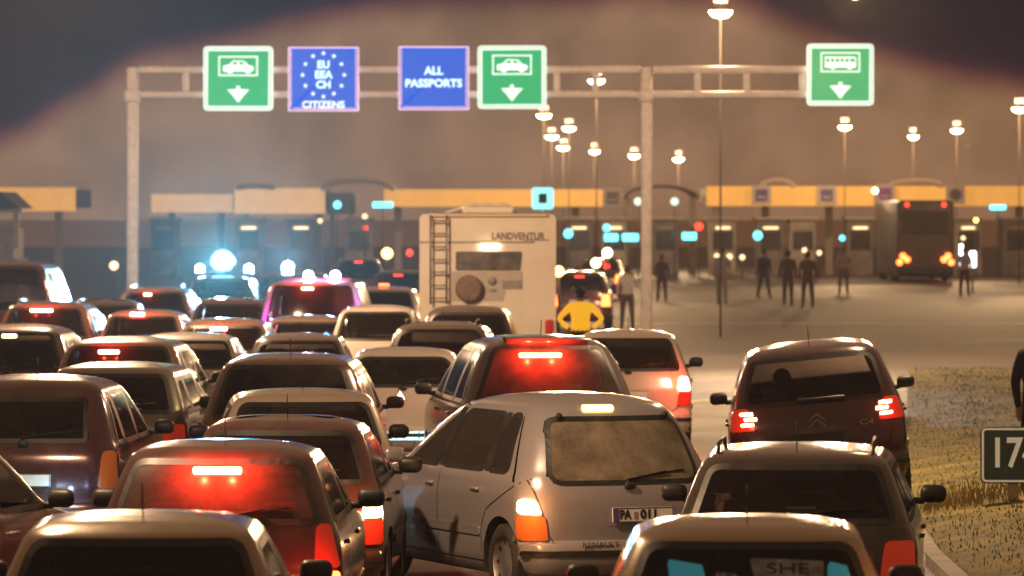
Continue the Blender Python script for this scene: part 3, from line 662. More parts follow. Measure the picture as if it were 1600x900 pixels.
# street lamps: (px, py, distance, pole?) ------------------------------------------------
LP = .7
def street_lamp(label, X, Y, Z, group, arm=0.0, power=900, big=.62, mast=True, size=.25, nl=3):
    r = empty('street_lamp', label, 'street lamp', (X-arm, Y, 0), 0, group)
    MB().tube([(0, .1, 0), (0, .1, Z*.5), (0, .1, Z+.25)], [.028, .022, .018] if not arm else [.14, .11, .07], 10).build('pole', mat('mast_dark', (.07, .05, .035), .8) if not arm else STEELP, r)
    if arm: MB().tube([(0, 0, Z+.15), (arm*.5, 0, Z+.32), (arm, 0, Z+.2)], .05, 8).build('arm', STEELP, r)
    hd = MB().lathe([(.16, .0), (.14, .22*big), (.05, .5*big), (.0, .55*big)], (arm, 0, Z), axis='z', n=20, sc=(1, .8, 1)); hd.build('lamp_housing', BLACK, r)
    fn = MB()
    for q in range(5): fn.box((arm+(q-2)*.13*big, 0, Z+.30), (.03, .03, .22))
    fn.build('bracket_fins', STEELP, r, smooth=False)
    MB().lathe([(.0, .52*big), (-.06, .50*big), (-.15, .34*big), (-.19, .0)], (arm, 0, Z), axis='z', n=20, sc=(1, .8, 1)).build('lamp_lens', L_SOD, r)
    light('lamp_light', (arm, -.9 if not arm else 0, Z-.35), (1, .64, .36), power*LP, r, size, spot=(150 if arm and (Y < 60) else None))
    if not arm: light('lamp_side_light', (arm, -.9, Z-.05), (1, .62, .30), power*6, r, .2, spot=36, rot=(R_(88), 0, math.pi), spec=.3)
    return r
LAMPS = [(1126, 22, 118, 700, .55, 'big bright street lamp standing alone at the top, right of the gantry leg'), (932, 128, 190, 700, .62, 'street lamp glowing behind the gantry beam, left of its leg'),
 (850, 182, 215, 500, .62, 'street lamp just under the green car lane sign'), (889, 202, 225, 500, .6, 'rightmost lamp of the tight cluster under the gantry'), (862, 215, 235, 500, .6, 'left lamp in the tight cluster under the gantry, below the first'),
 (880, 232, 245, 500, .6, 'lowest lamp of the tight cluster under the gantry'), (929, 238, 250, 400, .5, 'small street lamp right of the tight cluster'), (991, 245, 255, 500, .55, 'street lamp immediately left of the gantry leg'),
 (1060, 250, 258, 500, .55, 'street lamp immediately right of the gantry leg'), (1320, 200, 225, 600, .58, 'street lamp right below the green bus lane sign'), (1427, 215, 240, 500, .5, 'second street lamp to the right of the bus lane sign'),
 (1495, 205, 235, 500, .55, 'third street lamp to the right of the bus lane sign'), (1593, 172, 200, 700, .6, 'street lamp cut by the right edge of the view')]
for (px, py, d, pw, bg_, lb) in LAMPS:
    s = FPX/d; street_lamp(lb, (px-800)/s, d, zat(py, s)+.08, 'street lamps over the crossing', 0, pw, bg_)
# unseen lamps added out of frame to light the queue, camper and gantry
for i, (X, Y, arm, pw, lb) in enumerate([(-3.2, -10, 4.5, 2600, 'unseen lamp added left of the queue, behind the viewer'), (3.0, 6, -5.5, 2200, 'unseen lamp added on the verge beside the viewer'), (-4.4, 33, 5.5, 2600, 'unseen lamp added left of the nearest queue'),
      (4.6, 52, -6.5, 2600, 'unseen lamp added on the verge beyond the kilometre sign'), (-6.5, 71, 4.0, 5200, 'unseen lamp added left of the queue near the caravan'), (7.0, 98, -7, 3200, 'unseen lamp added on the right before the gantry'), (-13.5, 97, 5.5, 3000, 'unseen lamp added on the left before the gantry')]):
    street_lamp(lb, X, Y, 7.6, 'unseen lamps added to light the queue', arm, pw, .6, size=.3)

# gantry ------------------------------------------------------------------------------
SG = 65.0; GY = FPX/SG
gx = lambda px: (px-800)/SG
gt = empty('sign_gantry', 'pale tubular steel gantry on two legs spanning the queue', 'gantry', (0, GY, 0))
for px in (207, 1010):
    p = MB().box((gx(px), 0, zat(105, SG)/2), (.27, .27, zat(105, SG)), .06); p.build('leg', STEELP, gt, sharp=40)
    MB().box((gx(px), 0, .03), (.6, .6, .06), .01).build('foot_plate', STEELP, gt, smooth=False)
    MB().box((gx(px), 0, zat(150, SG)), (.36, .36, .30), .05).build('flange', STEELP, gt, sharp=40)
for py in (109, 148): 
    for (a, b) in ((215, 1001), (1019, 1262)): MB().box((gx((a+b)/2), 0, zat(py, SG)), ((b-a)/SG, .2, .175), .06).build('beam', STEELP, gt, sharp=40)
for px in (290, 870, 930, 1090, 1167, 1254): MB().box((gx(px), 0, zat(128.5, SG)), (.15, .14, .5), .02).build('strut', STEELP, gt, sharp=40)
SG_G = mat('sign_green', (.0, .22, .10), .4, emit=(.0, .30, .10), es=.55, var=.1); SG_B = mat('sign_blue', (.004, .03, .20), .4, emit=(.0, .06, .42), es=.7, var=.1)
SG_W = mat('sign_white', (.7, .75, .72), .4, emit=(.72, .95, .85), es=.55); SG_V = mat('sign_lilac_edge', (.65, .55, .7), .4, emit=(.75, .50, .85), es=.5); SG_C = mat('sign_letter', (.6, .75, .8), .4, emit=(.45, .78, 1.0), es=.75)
def lane_sign(label, px, py0, py1, kind, w=105, group='lane signs on the gantry'):
    cx_ = gx(px); cz = zat((py0+py1)/2, SG); hw = w/SG/2; hh = (py1-py0)/SG/2
    r = empty('lane_sign', label, 'road sign', (cx_, GY-.22, cz), 0, group); blue = kind in ('eu', 'all')
    ol = rounded([(-hw, -hh), (hw, -hh), (hw, hh), (-hw, hh)], .03 if blue else .11)
    MB().prism(ol, 0, .07).build('panel', SG_V if blue else SG_W, r, smooth=False)
    MB().prism(inset(ol, .035), -.006, .01).build('inner_panel', mat('sign_dark_edge', (.02, .05, .12), .5) if blue else SG_G, r, smooth=False)
    MB().prism(inset(ol, .055 if blue else .06), -.010, .0).build('white_border', SG_V if blue else SG_W, r, smooth=False)
    MB().prism(inset(ol, .075 if blue else .105), -.014, .0).build('face', SG_B if blue else SG_G, r, smooth=False)
    for zz in (hh*.55, -hh*.5): MB().box((0, .10, zz), (.5, .08, .06)).build('clamp', STEELP, r, smooth=False)
    F = -.019
    if blue:
        if kind == 'all':
            text(r, 'ALL', (0, F, .17), .27, SG_C, bold=.008); text(r, 'PASSPORTS', (0, F, -.13), .26, SG_C, bold=.008, width=1.36)
        else:
            for t_, z_ in (('EU', .34), ('EEA', .10), ('CH', -.14)): text(r, t_, (0, F, z_), .25, SG_C, bold=.008)
            text(r, 'CITIZENS', (0, F, -.62), .23, SG_W, bold=.006, width=1.02)
            st = MB()
            for q in range(12):
                a = q*math.pi/6; X0, Z0 = .50*math.sin(a), .10+.52*math.cos(a)
                if abs(math.cos(a)+1) < .01: Z0 -= 0
                st.prism([(X0+(.062 if j % 2 == 0 else .026)*math.sin(j*math.pi/5), Z0+(.062 if j % 2 == 0 else .026)*math.cos(j*math.pi/5)) for j in range(10)], F, -.012)
            st.build('star_circle', SG_W, r, smooth=False)
    else:
        arr = [(-.04, -.16), (-.04, -.24), (-.26, -.25), (-.12, -.40), (0, -.56), (.12, -.40), (.26, -.25), (.04, -.24), (.04, -.16)]
        MB().prism([(x, z_-.02) for x, z_ in arr], F, -.012).build('arrow', SG_W, r, smooth=False)
        fr_ = [(-.46, .06), (.46, .06), (.46, .50), (-.46, .50)]; f = MB(); I = inset(fr_, .0)
        for (x, z_, a, b) in ((0, .075, .94, .03), (0, .52, .94, .03), (-.455, .30, .03, .46), (.455, .30, .03, .46)): f.box((x, (F-.012)/2, z_), (a, abs(F+.012), b))
        f.build('frame', SG_W, r, smooth=False)
        if kind == 'car':
            MB().prism([(-.36, .17), (-.26, .16), (-.24, .12), (-.15, .12), (-.12, .17), (.16, .17), (.19, .12), (.28, .12), (.30, .17), (.37, .19), (.37, .28), (.24, .32), (.14, .42), (-.12, .43), (-.22, .33), (-.36, .30)], F, -.012).build('car_symbol', SG_W, r, smooth=False)
            w = MB(); w.prism([(-.17, .33), (-.02, .33), (-.02, .40), (-.10, .40)], F-.004, F); w.prism([(.02, .33), (.17, .33), (.11, .395), (.02, .40)], F-.004, F); w.build('symbol_windows', SG_G, r, smooth=False)
        else:
            MB().prism([(-.37, .17), (-.24, .17), (-.22, .13), (-.14, .13), (-.12, .17), (.16, .17), (.18, .13), (.26, .13), (.28, .17), (.37, .17), (.38, .40), (.34, .43), (-.37, .43)], F, -.012).build('bus_symbol', SG_W, r, smooth=False)
            w = MB()
            for q in range(6): w.box((-.30+q*.115, F-.002, .345), (.085, .004, .09))
            w.box((.32, F-.002, .345), (.06, .004, .09)); w.build('symbol_windows', SG_G, r, smooth=False)
    return r
lane_sign('green sign with white car symbol, leftmost sign on the gantry', 373, 73, 173, 'car', 108)
lane_sign('blue sign with star circle reading EU EEA CH CITIZENS', 506, 74, 174, 'eu', 110)
lane_sign('blue sign reading ALL PASSPORTS on the gantry', 678, 73, 172, 'all', 110)
lane_sign('green sign with white car symbol, next to the blue ALL PASSPORTS sign', 800, 72, 170, 'car', 107)
lane_sign('green sign with white bus symbol at the gantry right end', 1312, 69, 165, 'bus', 104)

# border crossing canopy ---------------------------------------------------------------
CY = 230.0; CS = FPX/CY
cxp = lambda px: (px-800)/CS
FASC = mat('canopy_yellow', (.62, .33, .07), .6, var=.15, vscale=.8, emit=(.9, .42, .08), es=.32); SOFF = mat('canopy_soffit', (.10, .075, .06), .8, var=.2, vscale=.5)  # fascia emission stands in for lamplight falling on it
FASP = mat('canopy_pale', (.60, .42, .22), .6, var=.15, vscale=.8, emit=(.9, .48, .18), es=.28); ARCH = mat('arch_paint', (.55, .45, .36), .6)  # pale fascia also emits so it looks lamp-lit
def canopy(label, p0, p1, y0, y1, m, cols, arch=None, depth=9, dY=0):
    r = empty('toll_canopy', label, 'canopy', (cxp((p0+p1)/2), CY+dY, 0), 0, 'flat canopies over the crossing lanes'); w = (p1-p0)/CS; zt = zat(y0, CS); zb = zat(y1, CS)
    MB().box((0, 0, (zt+zb)/2), (w, .25, zt-zb), .03).build('fascia', m, r, smooth=False)
    MB().box((0, depth/2+.13, (zt+zb)/2+.05), (w-.1, depth, zt-zb-.25)).build('roof_slab', SOFF, r, smooth=False)
    for px in cols: MB().box((cxp(px)-cxp((p0+p1)/2), 2.2, zb/2), (.35, .35, zb), .03).build('column', ARCH, r, smooth=False)
    for (px, wd, hh) in (arch or ()):
        X0 = cxp(px)-cxp((p0+p1)/2); a = wd/CS/2; b = hh/CS
        MB().tube([(X0+a*math.cos(t), -.1, zt-.05+b*math.sin(t)) for t in np.linspace(0, math.pi, 17)], .14, 8).build('arch_rib', ARCH, r)
    return r
canopy('short yellow canopy at the far left of the crossing', -80, 118, 293, 330, FASC, (-40, 85))
canopy('dim pale canopy edge left of the gantry leg', 222, 352, 303, 332, FASP, (250, 330), dY=6)
canopy('pale yellow canopy above the blue beacon glare', 366, 508, 294, 334, FASP, (380, 495), arch=((400, 60, 5),))
canopy('long yellow canopy behind the white camper van', 600, 958, 296, 323, FASC, (620, 900), arch=((560, 110, 17),))
canopy('longest yellow canopy on the right with square lane signs', 1104, 1720, 291, 322, FASC, (1120, 1200, 1300, 1392, 1487, 1600), arch=((1214, 50, 11), (1430, 84, 9)))
ga = empty('arched_canopy', 'grey curved canopy showing behind the gantry leg', 'canopy', (cxp(1035), CY+3, 0))
G = [[(58/CS*math.cos(t), y, zat(300, CS)+16/CS*math.sin(t)*1.2-.3) for t in np.linspace(0, math.pi, 15)] for y in (0, 8)]
MB().grid(G).build('curved_roof', SOFF, ga); MB().tube([p for p in G[0]], .10, 6).build('roof_edge', mat('grey_edge', (.12, .10, .09), .6), ga)
for x in (-1.6, 1.6): MB().box((x, 1, 1.9), (.3, .3, 3.8)).build('column', ARCH, ga, smooth=False)
gb_ = empty('arched_canopy', 'grey kiosk roof under a thin arch, left of the camper', 'canopy', (cxp(530), CY+1, 0))
MB().box((0, 2, zat(318, CS)), (40/CS, 4, 34/CS), .05).build('roof_box', mat('grey_box', (.22, .20, .18), .7, var=.2), gb_, smooth=False)
for x in (-.4, .5): MB().box((x, 1, 1.55), (.2, .2, 3.1)).build('column', ARCH, gb_, smooth=False)
def fascia_sign(label, px, py, w, frame, inner, shape='sq', Y=CY-.6, group='square signs on the canopy edge'):
    s = FPX/Y; r = empty('lane_number_sign', label, 'sign', ((px-800)/s, Y, zat(py, s)), 0, group); h = w/s/2
    MB().prism(rounded([(-h, -h), (h, -h), (h, h), (-h, h)], .15*h), 0, .12).build('panel', frame, r, smooth=False)
    q = h*.62
    ol = rounded([(-q, -q), (q, -q), (q, q), (-q, q)], .05) if shape == 'sq' else [(q*math.cos(t), q*math.sin(t)) for t in np.linspace(0, 6.28, 21)[:-1]]
    MB().prism(ol, -.02, .0).build('symbol', inner, r, smooth=False)
    if shape == 'sq': MB().box((0, -.025, -q*.35), (q*1.4, .01, q*.3)).build('symbol_bar', frame, r, smooth=False)
    MB().box((0, .3, h*.9), (.10, .5, .10)).build('bracket', STEELP, r, smooth=False)
PW = mat('panel_white', (.60, .52, .48), .5, var=.1, vscale=3); PV = mat('panel_violet', (.16, .11, .28), .5); PG = mat('panel_grey', (.10, .09, .10), .5)
PP = mat('panel_purple', (.55, .38, .50), .5); PC = mat('lit_cyan_frame', (.3, .7, .7), .4, emit=(.25, .85, .80), es=.8); PD = mat('deep_violet', (.05, .03, .10), .5)
fascia_sign('grey lane sign hanging beside the gantry leg', 957, 309, 30, mat('panel_dull', (.35, .30, .27), .6), PG)
fascia_sign('violet and white square lane sign, first on the long yellow canopy', 1190, 305, 30, PW, PV)
fascia_sign('violet and white square lane sign, between two others', 1292, 305, 30, PW, PV)
fascia_sign('purple square lane sign with pinkish frame beside a red lamp', 1383, 303, 30, PP, mat('plum', (.22, .10, .26), .5))
fascia_sign('white lane sign with a grey disc on the long yellow canopy', 1493, 304, 30, PW, mat('disc_grey', (.14, .12, .11), .5), 'round')
r = empty('lit_lane_sign', 'bright cyan framed lane sign above the camper roof', 'sign', ((848-800)/40, FPX/40, zat(310, 40))); h = .42
MB().prism(rounded([(-h, -h), (h, -h), (h, h), (-h, h)], .10), 0, .12).build('lit_frame', PC, r, smooth=False); MB().prism([(-.17, -.20), (.17, -.20), (.17, .20), (-.17, .20)], -.02, 0).build('dark_centre', PD, r, smooth=False)
MB().box((0, .2, -1.9), (.10, .10, 3.1)).build('post', STEELP, r, smooth=False)
MB().box((0, .2, -2.75), (.14, .14, 1.4)).build('base', STEELP, r, smooth=False)

# booths and signals ---------------------------------------------------------------------
BOOTH = [mat('booth_grey', (.22, .19, .17), .7, var=.25, vscale=1.5), mat('booth_pale', (.42, .36, .30), .7, var=.25, vscale=1.5)]; BG = mat('booth_glass', (.05, .045, .04), .15, 0, .3)
where = ['left of the gantry leg', 'between the beacon and the ambulance van', 'behind the ambulance van', 'left of the camper', 'right of the camper', 'left of the right gantry leg', 'right of the right gantry leg', 'behind the walkers', 'under the first violet sign', 'under the second violet sign', 'left of the dark bus', 'right of the dark bus', 'at the right edge']
for i, px in enumerate((255, 388, 470, 560, 905, 960, 1040, 1130, 1205, 1255, 1345, 1515, 1590)):
    r = empty('passport_booth', f'{"pale" if i % 2 else "grey"} glazed passport booth {where[i]} under the canopy', 'booth', (cxp(px), CY+1.5, 0), 0, 'passport booths in a row')
    MB().box((0, 0, 1.35), (1.25, 2.4, 2.7), .03).build('cabin', BOOTH[i % 2], r, smooth=False)
    MB().box((0, -1.21, 1.7), (.95, .05, .9)).build('window', BG, r, smooth=False)
    MB().box((0, -1.23, 2.3), (.7, .04, .10)).build('lit_strip', L_WARM if i % 3 else mat('dull_strip', (.4, .35, .3), .5), r, smooth=False)
    MB().box((0, 0, 2.76), (1.5, 2.7, .10)).build('roof', ARCH, r, smooth=False)
def signal(label, px, py, d, m, w=.22, h=.22, round_=True, group='small signal lamps at the crossing'):
    s = FPX/d; Z = zat(py, s); r = empty('signal_lamp', label, 'signal lamp', ((px-800)/s, d, 0), 0, group)
    MB().tube([(0, .08, 0), (0, .08, Z)], .035, 6).build('post', mat('dark_post', (.10, .08, .07), .6), r)
    if round_: MB().lathe([(.05, w*.5), (-.01, w*.5), (-.06, w*.38), (-.08, 0)], (0, 0, Z), axis='y', n=16).build('lens', m, r)
    else: MB().box((0, 0, Z), (w, .10, h), .04).build('lens', m, r)
for (px, py, d, m, w, h, rd, lb) in [(527, 320, 226, L_CYAN, .36, .3, True, 'round cyan lamp on the grey kiosk left of the camper'), (598, 320, 226, L_CYAN, .95, .26, False, 'wide cyan lamp strip left of the camper roof'),
   (888, 365, 222, L_CYAN, .42, .4, True, 'round cyan lamp right beside the camper'), (948, 356, 224, L_CYAN, .34, .3, True, 'round cyan lamp above the cyan bars'), (955, 371, 220, L_CYAN, .62, .34, False, 'left cyan bar left of the gantry leg'), (985, 371, 221, L_CYAN, .74, .34, False, 'right cyan bar touching the gantry leg'),
   (1077, 369, 222, L_CYAN, .66, .34, False, 'cyan bar right of the gantry leg under the red lamp'), (1184, 368, 224, L_CYAN, .42, .3, True, 'round cyan lamp behind the walkers'), (1316, 372, 224, L_CYAN, .26, .3, True, 'small cyan lamp left of the dark bus'),
   (1559, 324, 224, L_CYAN, .75, .22, False, 'cyan strip at the right edge under the canopy'), (1092, 354, 221, L_REDSIG, .36, .3, True, 'round red lamp right of the gantry leg'), (1367, 298, 227, L_AMBERHOT, .28, .3, True, 'small white hot lamp beside the purple sign'),
   (1525, 344, 223, L_AMBER, .2, .3, True, 'small amber lamp at the right under the canopy'), (1505, 372, 223, L_WARM, .2, .3, True, 'small dull lamp at the right under the canopy'), (997, 315, 227, mat('pale_green_lamp', (.4, .6, .5), .4, emit=(.55, .85, .65), es=.7), .38, .3, True, 'pale green lamp left of the gantry leg under the arch'), (1054, 315, 227, MATS['pale_green_lamp'], .38, .3, True, 'pale green lamp right of the gantry leg under the arch'),
   (1120, 400, 215, L_WARM, .22, .2, True, 'warm dot lamp left of the pale walker'), (1140, 401, 215, L_WARM, .26, .2, True, 'warm dot lamp right of the pale walker'), (1160, 402, 216, L_WARM, .24, .2, True, 'warm dot lamp left of the walking pair'), (1257, 391, 217, L_WARM, .22, .2, True, 'warm dot lamp above the walking pair'), (1280, 395, 217, L_WARM, .22, .2, True, 'warm dot lamp right of the walking pair'),
   (570, 338, 210, L_WARM, .22, .2, True, 'dim warm lamp on a post left of the camper'), (571, 356, 212, L_REDSIG, .2, .2, True, 'small red lamp left of the camper'), (605, 396, 190, L_AMBER, .42, .3, True, 'amber lamp left of the camper side'), (640, 395, 190, L_REDSIG, .26, .2, True, 'small red lamp near the camper ladder'), (500, 345, 212, L_WARM, .2, .2, True, 'dim warm lamp above the ambulance van'),
   (178, 415, 150, L_WARM, .28, .3, True, 'dim warm lamp left of the gantry leg'), (1520, 405, 180, L_WHITE, .24, .6, False, 'small white lamp right of the dark bus'), (1502, 398, 180, L_WHITE, .14, .8, False, 'thin white lamp right of the dark bus'),
   (949, 395, 150, L_AMBERHOT, .3, .3, True, 'upper amber lamp in the red and amber cluster'), (931, 411, 152, L_AMBERHOT, .3, .3, True, 'pale amber lamp in the red and amber cluster'), (873, 424, 120, L_AMBER, .26, .3, True, 'amber lamp touching the camper side'), (948, 416, 153, L_REDSIG, .2, .3, True, 'right red lamp in the red and amber cluster'), (927, 429, 151, L_REDSIG, .22, .3, True, 'lower red lamp in the red and amber cluster')]:
    signal(lb, px, py, d, m, w, h, rd)
# left border building
r = empty('guard_house', 'small guard house with sloping eave at the far left', 'building', ((10-800)/50, 150, 0)); zz = lambda p: zat(p, 50)
MB().prism([(-2.4, zz(296)), (0.0, zz(300)), (.55, zz(326)), (-2.4, zz(330))], -1.5, 3).build('roof', mat('dark_roof', (.06, .045, .04), .8), r, smooth=False)
MB().box((.28, -1.2, zz(329)), (.70, .5, .14)).build('eave', mat('eave', (.5, .45, .4), .6), r, smooth=False); MB().box((.42, -1.0, zz(361)), (.18, .18, 1.1)).build('pillar', ARCH, r, smooth=False)
MB().box((-.9, .8, zz(382)/1), (2.4, 3, 1.0)).build('wall', BOOTH[1], r, smooth=False); MB().box((-.9, .8, .8), (2.7, 3.4, 1.6)).build('base', CONC, r, smooth=False)
# dark bus
s = 36; bx, by = P3(1446, s); r = empty('coach', 'dark coach seen from behind under the canopy on the right', 'coach', (bx, by, 0))
MB().box((0, 6, 1.9), (2.5, 12, 3.35), .18, 3).build('body', mat('bus_paint', (.085, .055, .045), .5, var=.4), r, sharp=50); MB().box((0, -.02, 2.6), (2.0, .06, 1.0), .02).build('rear_window', BG, r, smooth=False)
MB().box((0, -.05, .55), (2.4, .12, .35), .04).build('bumper', BLACK, r, smooth=False)
for sx in (-1, 1):
    for (dx, dz) in ((.98, .95), (.80, .80), (1.12, .68)): MB().lathe([(0, .13), (-.05, .11), (-.07, 0)], (sx*dx, -.03, dz+.2), axis='y', n=12).build('rear_light', L_RED, r)
    MB().lathe([(0, .10), (-.05, 0)], (sx*.8, -.04, 3.38), axis='y', n=12).build('marker_light', L_REDSIG, r)
    for yy in (2.6, 9.5): MB().lathe([(-.13, .35), (-.15, .45), (0, .5), (.15, .45), (.13, .35), (.1, 0)], (sx*1.10, yy, .5)).build('wheel', RUBBER, r)

# distant traffic
DARKP = [paint('far_brown', (.10, .06, .05)), paint('far_maroon', (.12, .03, .03)), paint('far_grey', (.18, .16, .15))]
farlist = [(905, 60, 'hatch', 1.52, 1, 'dark maroon car right of the camper, tail lamps lit', L_RED), (620, 58, 'wagon', 1.5, 0, 'brown car far ahead just left of the camper', L_RED),
   (560, 52, 'mpv', 1.7, 2, 'grey car far beyond the ambulance van', LENS_R), (935, 45, 'sedan', 1.45, 0, 'brown saloon beyond the red and amber lamps', L_RED), (470, 60, 'hatch', 1.5, 1, 'maroon car straight beyond the ambulance van', L_RED)]
for (px, s, kd, H_, ci, lb, tl) in farlist:
    car('parked_car', lb, px, s, random.uniform(-6, 6), kd, 4.1, 1.7, H_, DARKP[ci], o={'far': True, 'tail': tl, 'brake': (.25, L_REDSIG)}, group='cars far ahead at the booths')
# ================================================================ camper van
s = 90; X, Y = P3(762, s); cw = 2.37; Hc = 3.05
cr_ = empty('camper_van', 'cream camper van with rear ladder and round spare wheel cover', 'camper van', (X, Y, 0))
CP = mat('camper_cream', (.86, .80, .70), .42, 0, .3, col2=(.76, .68, .56), vscale=1.2); CG = mat('camper_grey_band', (.30, .28, .27), .5, var=.2)
bm = MB(); ol = rounded([(-cw/2, .55), (cw/2, .55), (cw/2, Hc-.02), (-cw/2, Hc-.02)], .10)
bm.prism(ol, 0, 4.6); bm.build('body', CP, cr_, sharp=50)
MB().box((0, 5.1, 2.45), (cw-.04, 1.5, 1.1), .25, 3).build('overcab', CP, cr_, sharp=50)
MB().box((0, 5.3, 1.25), (1.9, 1.5, 1.3), .2, 3).build('cab', CP, cr_, sharp=50)
MB().box((0, -.02, Hc-.04), (cw-.30, .10, .05), .015).build('roof_trim', mat('camper_trim', (.75, .6, .42), .4), cr_, smooth=False)
MB().box((.0, 1.2, Hc+.05), (.9, .9, .12), .04).build('roof_hatch', CP, cr_, smooth=False); MB().tube([(-.75, 1, Hc), (-.3, 1, Hc+.14), (.35, 1, Hc+.14), (.5, 1, Hc)], .03, 6).build('roof_rack', STEELP, cr_)
zz = lambda p: zat(p, s); xx = lambda p: (p-762)/s
MB().prism(rounded([(xx(712), zz(422)), (xx(812), zz(422)), (xx(815), zz(393)), (xx(712), zz(393))], .03), -.03, .01).build('rear_window', glass('camper_glass', (.2, .18, .17), .4, (.32, .30, .28)), cr_, smooth=False)
MB().prism([(xx(705), zz(424)), (xx(816), zz(424)), (xx(816), zz(452)), (xx(790), zz(452)), (xx(786), zz(470)), (xx(705), zz(470))], -.012, .01).build('grey_panel', mat('camper_shade', (.50, .44, .38), .5, var=.1), cr_, smooth=False)
MB().prism([(xx(785), zz(438)), (xx(815), zz(438)), (xx(815), zz(451)), (xx(785), zz(451))], -.02, .0).build('vent_panel', CG, cr_, smooth=False)
MB().lathe([(.0, .24), (-.10, .235), (-.14, .20), (-.15, 0)], (xx(733), -.02, zz(451)), axis='y', n=32).build('spare_wheel_cover', mat('wheel_cover', (.20, .13, .09), .6, var=.2), cr_, sharp=40)
MB().lathe([(.0, .075), (-.03, .07), (-.04, 0)], (xx(769), -.01, zz(439)), axis='y', n=20).build('round_vent', CG, cr_); MB().box((xx(770), -.015, zz(454)), (.13, .02, .05)).build('badge', CG, cr_, smooth=False)
MB().box((xx(765), -.04, zz(385.5)), (.36, .05, .055), .02).build('brake_or_glint', L_BRAKE, cr_)
ld = MB()
for px in (673, 698): ld.tube([(xx(px), -.13, zz(475)), (xx(px), -.13, zz(340)), (xx(px), .02, zz(333))], .018, 8)
for py in (345, 365, 386, 406, 425, 446, 466): ld.tube([(xx(673), -.13, zz(py)), (xx(698), -.13, zz(py))], .014, 6)
for py in (350, 378, 430, 470): 
    for px in (673, 698): ld.tube([(xx(px), -.13, zz(py)), (xx(px), 0, zz(py))], .012, 6)
ld.build('ladder', mat('ladder_steel', (.20, .17, .15), .4, .6), cr_)
st = MB(); st.box((xx(745), -.006, zz(378.5)), (2.0, .012, .030)); st.box((xx(838), -.008, zz(375)), (.45, .012, .022)); st.build('stripe', CG, cr_, smooth=False)
text(cr_, 'LANDVENTUR', (xx(810), -.006, zz(369.5)), .17, mat('script_dark', (.16, .13, .11), .6), width=.92, bold=.004)
for sg in (-1, 1):
    MB().box((sg*(cw/2-.12), -.03, 1.0), (.14, .05, .40), .02).build('rear_light', LENS_R, cr_)
    for yy in (1.2, 4.9): MB().lathe([(-.11, .22), (-.12, .30), (0, .34), (.12, .30), (.11, .22), (.08, 0)], (sg*(cw/2-.16), yy, .34)).build('wheel', RUBBER, cr_)
MB().box((0, -.05, .55), (cw-.1, .12, .28), .04).build('bumper', CG, cr_, smooth=False)
pe = MB().box((.0, -.12, .80), (.52, .012, .115)).build('number_plate', PLATE, cr_, smooth=False)

# ================================================================ the queue
p_gold = paint('gold', (.24, .165, .085), .30); p_gold2 = paint('olive_gold', (.27, .19, .09), .36); p_red = paint('dark_red', (.045, .008, .007), .28); p_wag = paint('black_brown', (.025, .018, .014), .24, .3, .07)
p_sc = paint('silver_grey', (.37, .36, .39), .30, .40, .14); p_mar = paint('maroon', (.045, .010, .010), .3); p_bei = paint('beige', (.50, .41, .29), .38, .15); p_brn = paint('brown', (.11, .055, .04), .32)
p_sil = paint('silver', (.45, .42, .42), .34, .5); p_wht = paint('white', (.56, .48, .42), .40, .0); p_pur = paint('plum_blue', (.10, .03, .09), .3); p_pic = paint('aubergine', (.035, .012, .018), .22, .3, .06)
p_grn = paint('grey_green', (.16, .15, .11), .36); p_tan = paint('tan', (.22, .15, .11), .36); p_cop = paint('copper', (.18, .09, .06), .34); p_van = paint('van_pink', (.55, .26, .34), .4, .1)
QL = 'cars queuing for the border crossing'
car('hatchback_car', 'gold hatchback with a pale wide roof, nearest car at the bottom left', 207, 302, 1.5, 'hatch', 3.9, 1.70, 1.45, p_gold, { 'glass': GLASSD})
REFL = mat('reflection_cyan', (.04, .36, .50), .4, emit=(.05, .55, .75), es=.06); REFL2 = mat('reflection_pale', (.22, .27, .28), .5, var=.5, vscale=9)  # colours of the painted window reflections
NR = car('hatchback_car', 'olive gold hatchback with cyan reflections in its rear window, nearest at the bottom right', 1172, 305, -2, 'hatch', 3.8, 1.66, 1.45, p_gold2, {'glass': GLASSD,
    'lamps': [('rear_light', [(.80, .62), (.99, .62), (.99, .97), (.86, .97)], LENS_R), ('indicator', [(.84, .975), (.99, .975), (.985, 1.10), (.90, 1.10)], (L_AMBER, L_AMBERHOT))], 'glows': [(.72, 1.05, (1, .35, .06), 2.0)]})
wg, S_ = car('estate_car', 'dark brown estate car with roof rails in front of the gold hatchback', 1238, 234, -5, 'wagon', 4.4, 1.74, 1.46, p_wag, {'glass': GLASSD, 'rails': BLACK, 'bumper': BLACK})
car('hatchback_car', 'dark hatchback flooded red by its glowing brake strip, left of the silver people carrier', 333, 240, -1, 'hatch', 3.75, 1.72, 1.54, p_red, {'glass': GLASSD, 'brake': (.33, L_BRAKE), 'bz': 1.36, 'glow': 26, 'rglass': GLASSH, 'wy': .7, 
    'lamps': [('rear_light', [(.78, .50), (.99, .50), (.98, .72), (.82, .72)], (L_RED, L_RED)), ('upper_light', [(.80, .74), (.985, .74), (.97, 1.02), (.86, 1.02)], LENS_R)], 'glows': [(.66, .62, (1, .03, .01), 16), (-.66, .62, (1, .03, .01), 8)]})
car('hatchback_car', 'dark red hatchback with amber indicator between the red lit hatchback and beige estate', 432, 207, -2, 'hatch', 3.55, 1.66, 1.50, p_mar, {'glass': GLASSD,
    'lamps': [('rear_light', [(.76, .55), (.99, .55), (.98, .74), (.80, .74)], LENS_R), ('indicator', [(.80, .75), (.985, .75), (.98, .86), (.83, .86)], (LENS_O, L_AMBERHOT))], 'glows': [(.70, .80, (1, .38, .08), 13)], 'beam': ((.62, .80, 1.0), 14)})
